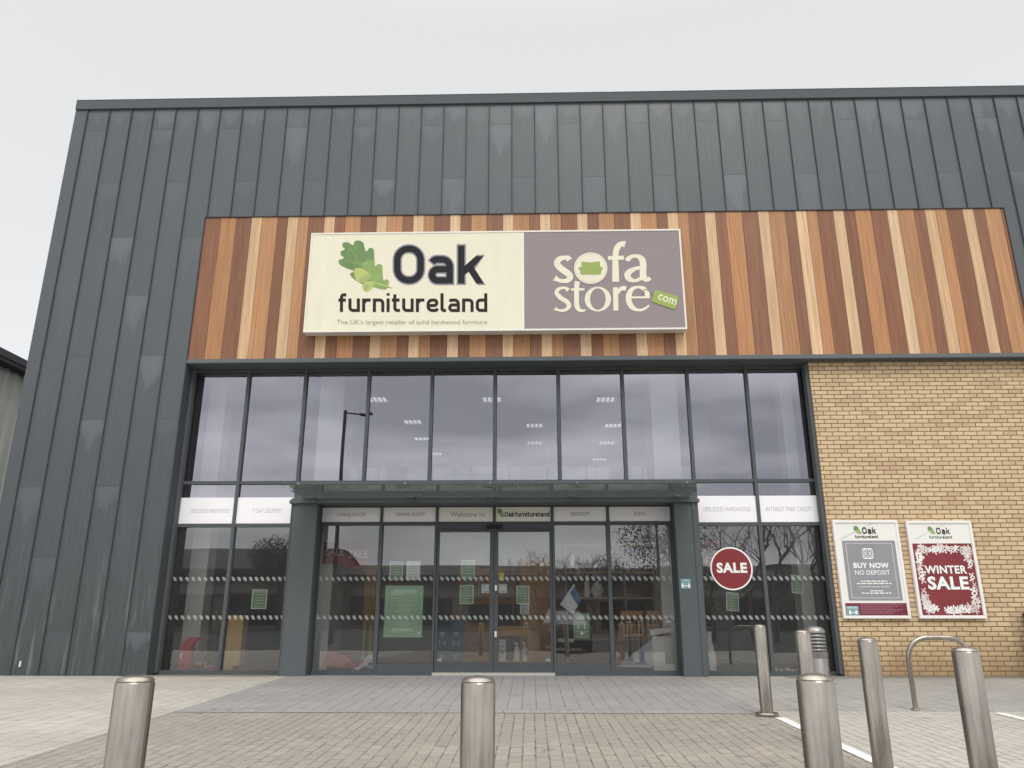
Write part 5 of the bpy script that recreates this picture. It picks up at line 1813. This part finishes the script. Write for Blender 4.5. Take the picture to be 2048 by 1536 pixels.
def evergreen(label, x, y, h, rad, seed):
    r2 = random.Random(seed)
    t = thing('evergreen_tree', label, 'tree', (x, y, gz(y)), 'evergreens across the car park')
    mb = MB(); mb.tube([(0, 0, -.1), (0, 0, h * .9)], [.2, .04], 8); mb.build('trunk', bark, t)
    mb = MB()
    lob = [(Vector((r2.uniform(-.55, .55) * rad, r2.uniform(-.55, .55) * rad, h * r2.uniform(.25, .85))), rad * r2.uniform(.35, .6)) for _ in range(11)]
    for _ in range(7000):
        c, rr = r2.choice(lob)
        d = Vector((r2.gauss(0, 1), r2.gauss(0, 1), r2.gauss(0, 1))).normalized()
        p = c + d * rr * r2.uniform(.55, 1.08)
        e1 = Vector((r2.gauss(0, 1), r2.gauss(0, 1), r2.gauss(0, 1))).normalized() * r2.uniform(.04, .10)
        e2 = e1.cross(d).normalized() * r2.uniform(.03, .055)
        mb.face([p - e1, p + e2, p + e1, p - e2])
    mb.build('crown', ever, t, fix=False)


for px, dep, h, rad, lab in ((1330, 34, 8.2, 3.0, 'large dark evergreen mirrored at the top of the pane beside the right pilaster'), (1255, 58, 6.6, 3.2, 'rounded evergreen mirrored under the sofas sign'), (545, 42, 6.6, 2.6, 'dark evergreen mirrored behind the small green notice on the left')):
    q = mirror_pt(px, 1229, dep)
    evergreen(lab, q.x, q.y, h, rad, int(px))


def car(label, x, y, rot, paint):
    """Hatchback: body lofted from side profiles, glass, wheels and lamps as parts."""
    t = thing('parked_car', label, 'car', (x, y, gz(y)), 'parked cars')
    t.rotation_euler = (0, 0, rot)
    # stations along the length: (y, half width, sill z, shoulder z)
    st = [(-2.12, .66, .34, .62), (-2.05, .78, .24, .74), (-1.7, .86, .20, .84), (-1.0, .89, .18, .92), (0, .90, .18, .95), (1.0, .90, .18, .97), (1.7, .88, .20, .98), (2.05, .80, .28, .95), (2.12, .72, .38, .85)]
    mb = MB(); rings = []
    for yy, hw, z0, z1 in st:
        rings.append([(-hw * .92, yy, z0), (-hw, yy, z0 + .18), (-hw, yy, z1 - .12), (-hw * .93, yy, z1), (0, yy, z1 + .03), (hw * .93, yy, z1), (hw, yy, z1 - .12), (hw, yy, z0 + .18), (hw * .92, yy, z0)])
    for a, b in zip(rings, rings[1:]):
        for k in range(8): mb.face([a[k], a[k + 1], b[k + 1], b[k]])
        mb.face([a[8], a[0], b[0], b[8]])
    mb.face(rings[0]); mb.face(list(reversed(rings[-1])))
    mb.build('body', paint, t, smooth=True)
    roof = [(-.95, .80, .93), (-.25, .62, 1.40), (.6, .60, 1.46), (1.5, .60, 1.38), (2.02, .74, .97)]
    mb = MB()
    for (ya, wa, za), (yb, wb, zb) in list(zip(roof, roof[1:]))[1:3]:
        mb.face([(-wa, ya, za), (wa, ya, za), (wb, yb, zb), (-wb, yb, zb)])
    for sx in (-1, 1):
        for a, b in (((-.95, .82, .93), (-.25, .63, 1.40)), ((.55, .82, .95), (.50, .62, 1.46)), ((2.02, .76, .97), (1.5, .61, 1.38)), ((-.25, .62, 1.40), (.6, .61, 1.46)), ((.6, .61, 1.46), (1.5, .61, 1.38))):
            mb.tube([(a[1] * sx, a[0], a[2]), (b[1] * sx, b[0], b[2])], .035, 6)
    mb.build('roof', paint, t)
    for i, nm in ((0, 'windscreen'), (3, 'rear_window')):
        (ya, wa, za), (yb, wb, zb) = roof[i], roof[i + 1]
        mb = MB(); mb.face([(-wa, ya, za), (wa, ya, za), (wb, yb, zb), (-wb, yb, zb)]); mb.build(nm, car_glass, t)
    for sx in (-1, 1):
        mb = MB(); mb.face([(.81 * sx, -.85, .95), (.81 * sx, 1.9, .98), (.61 * sx, 1.48, 1.37), (.61 * sx, .6, 1.44), (.625 * sx, -.22, 1.38)]); mb.build('side_window', car_glass, t)
        mb = MB(); mb.obox((.88 * sx, -.72, .95), (.16 * sx, .02, 0), (0, .07, 0), (0, 0, .12)); mb.build('wing_mirror', paint, t)
        mb = MB(); mb.obox((.50 * sx, -2.125, .60), (.24 * sx, .10, .02), (0, .10, 0), (0, 0, .13)); mb.build('headlight', lens, t)
        mb = MB(); mb.obox((.52 * sx, 2.06, .72), (.20 * sx, -.05, .0), (0, .07, 0), (0, 0, .16)); mb.build('rear_light', sale_red, t)
        for yy in (-1.32, 1.30):
            mb = MB()
            mb.lathe([(.19, 0), (.30, .01), (.315, .05), (.315, .15), (.30, .19), (.19, .20)], seg=24)
            mb.v = [(sx * (.72 + vz), yy + vx, .315 + vy) for vx, vy, vz in mb.v]
            wv = mb.build('wheel', rubber, t)
            mb = MB(); mb.lathe([(.0, .17), (.06, .19), (.185, .185), (.185, .02)], seg=20)
            mb.v = [(sx * (.72 + vz), yy + vx, .315 + vy) for vx, vy, vz in mb.v]
            mb.build('rim', steel_dark, wv)
    mb = MB(); mb.box(-.26, .26, -2.14, -2.122, .40, .51); mb.build('number_plate', white_ink, t)


car('dark parked car mirrored in the right sliding door', 1.15, -15.9, math.pi, car_paint)
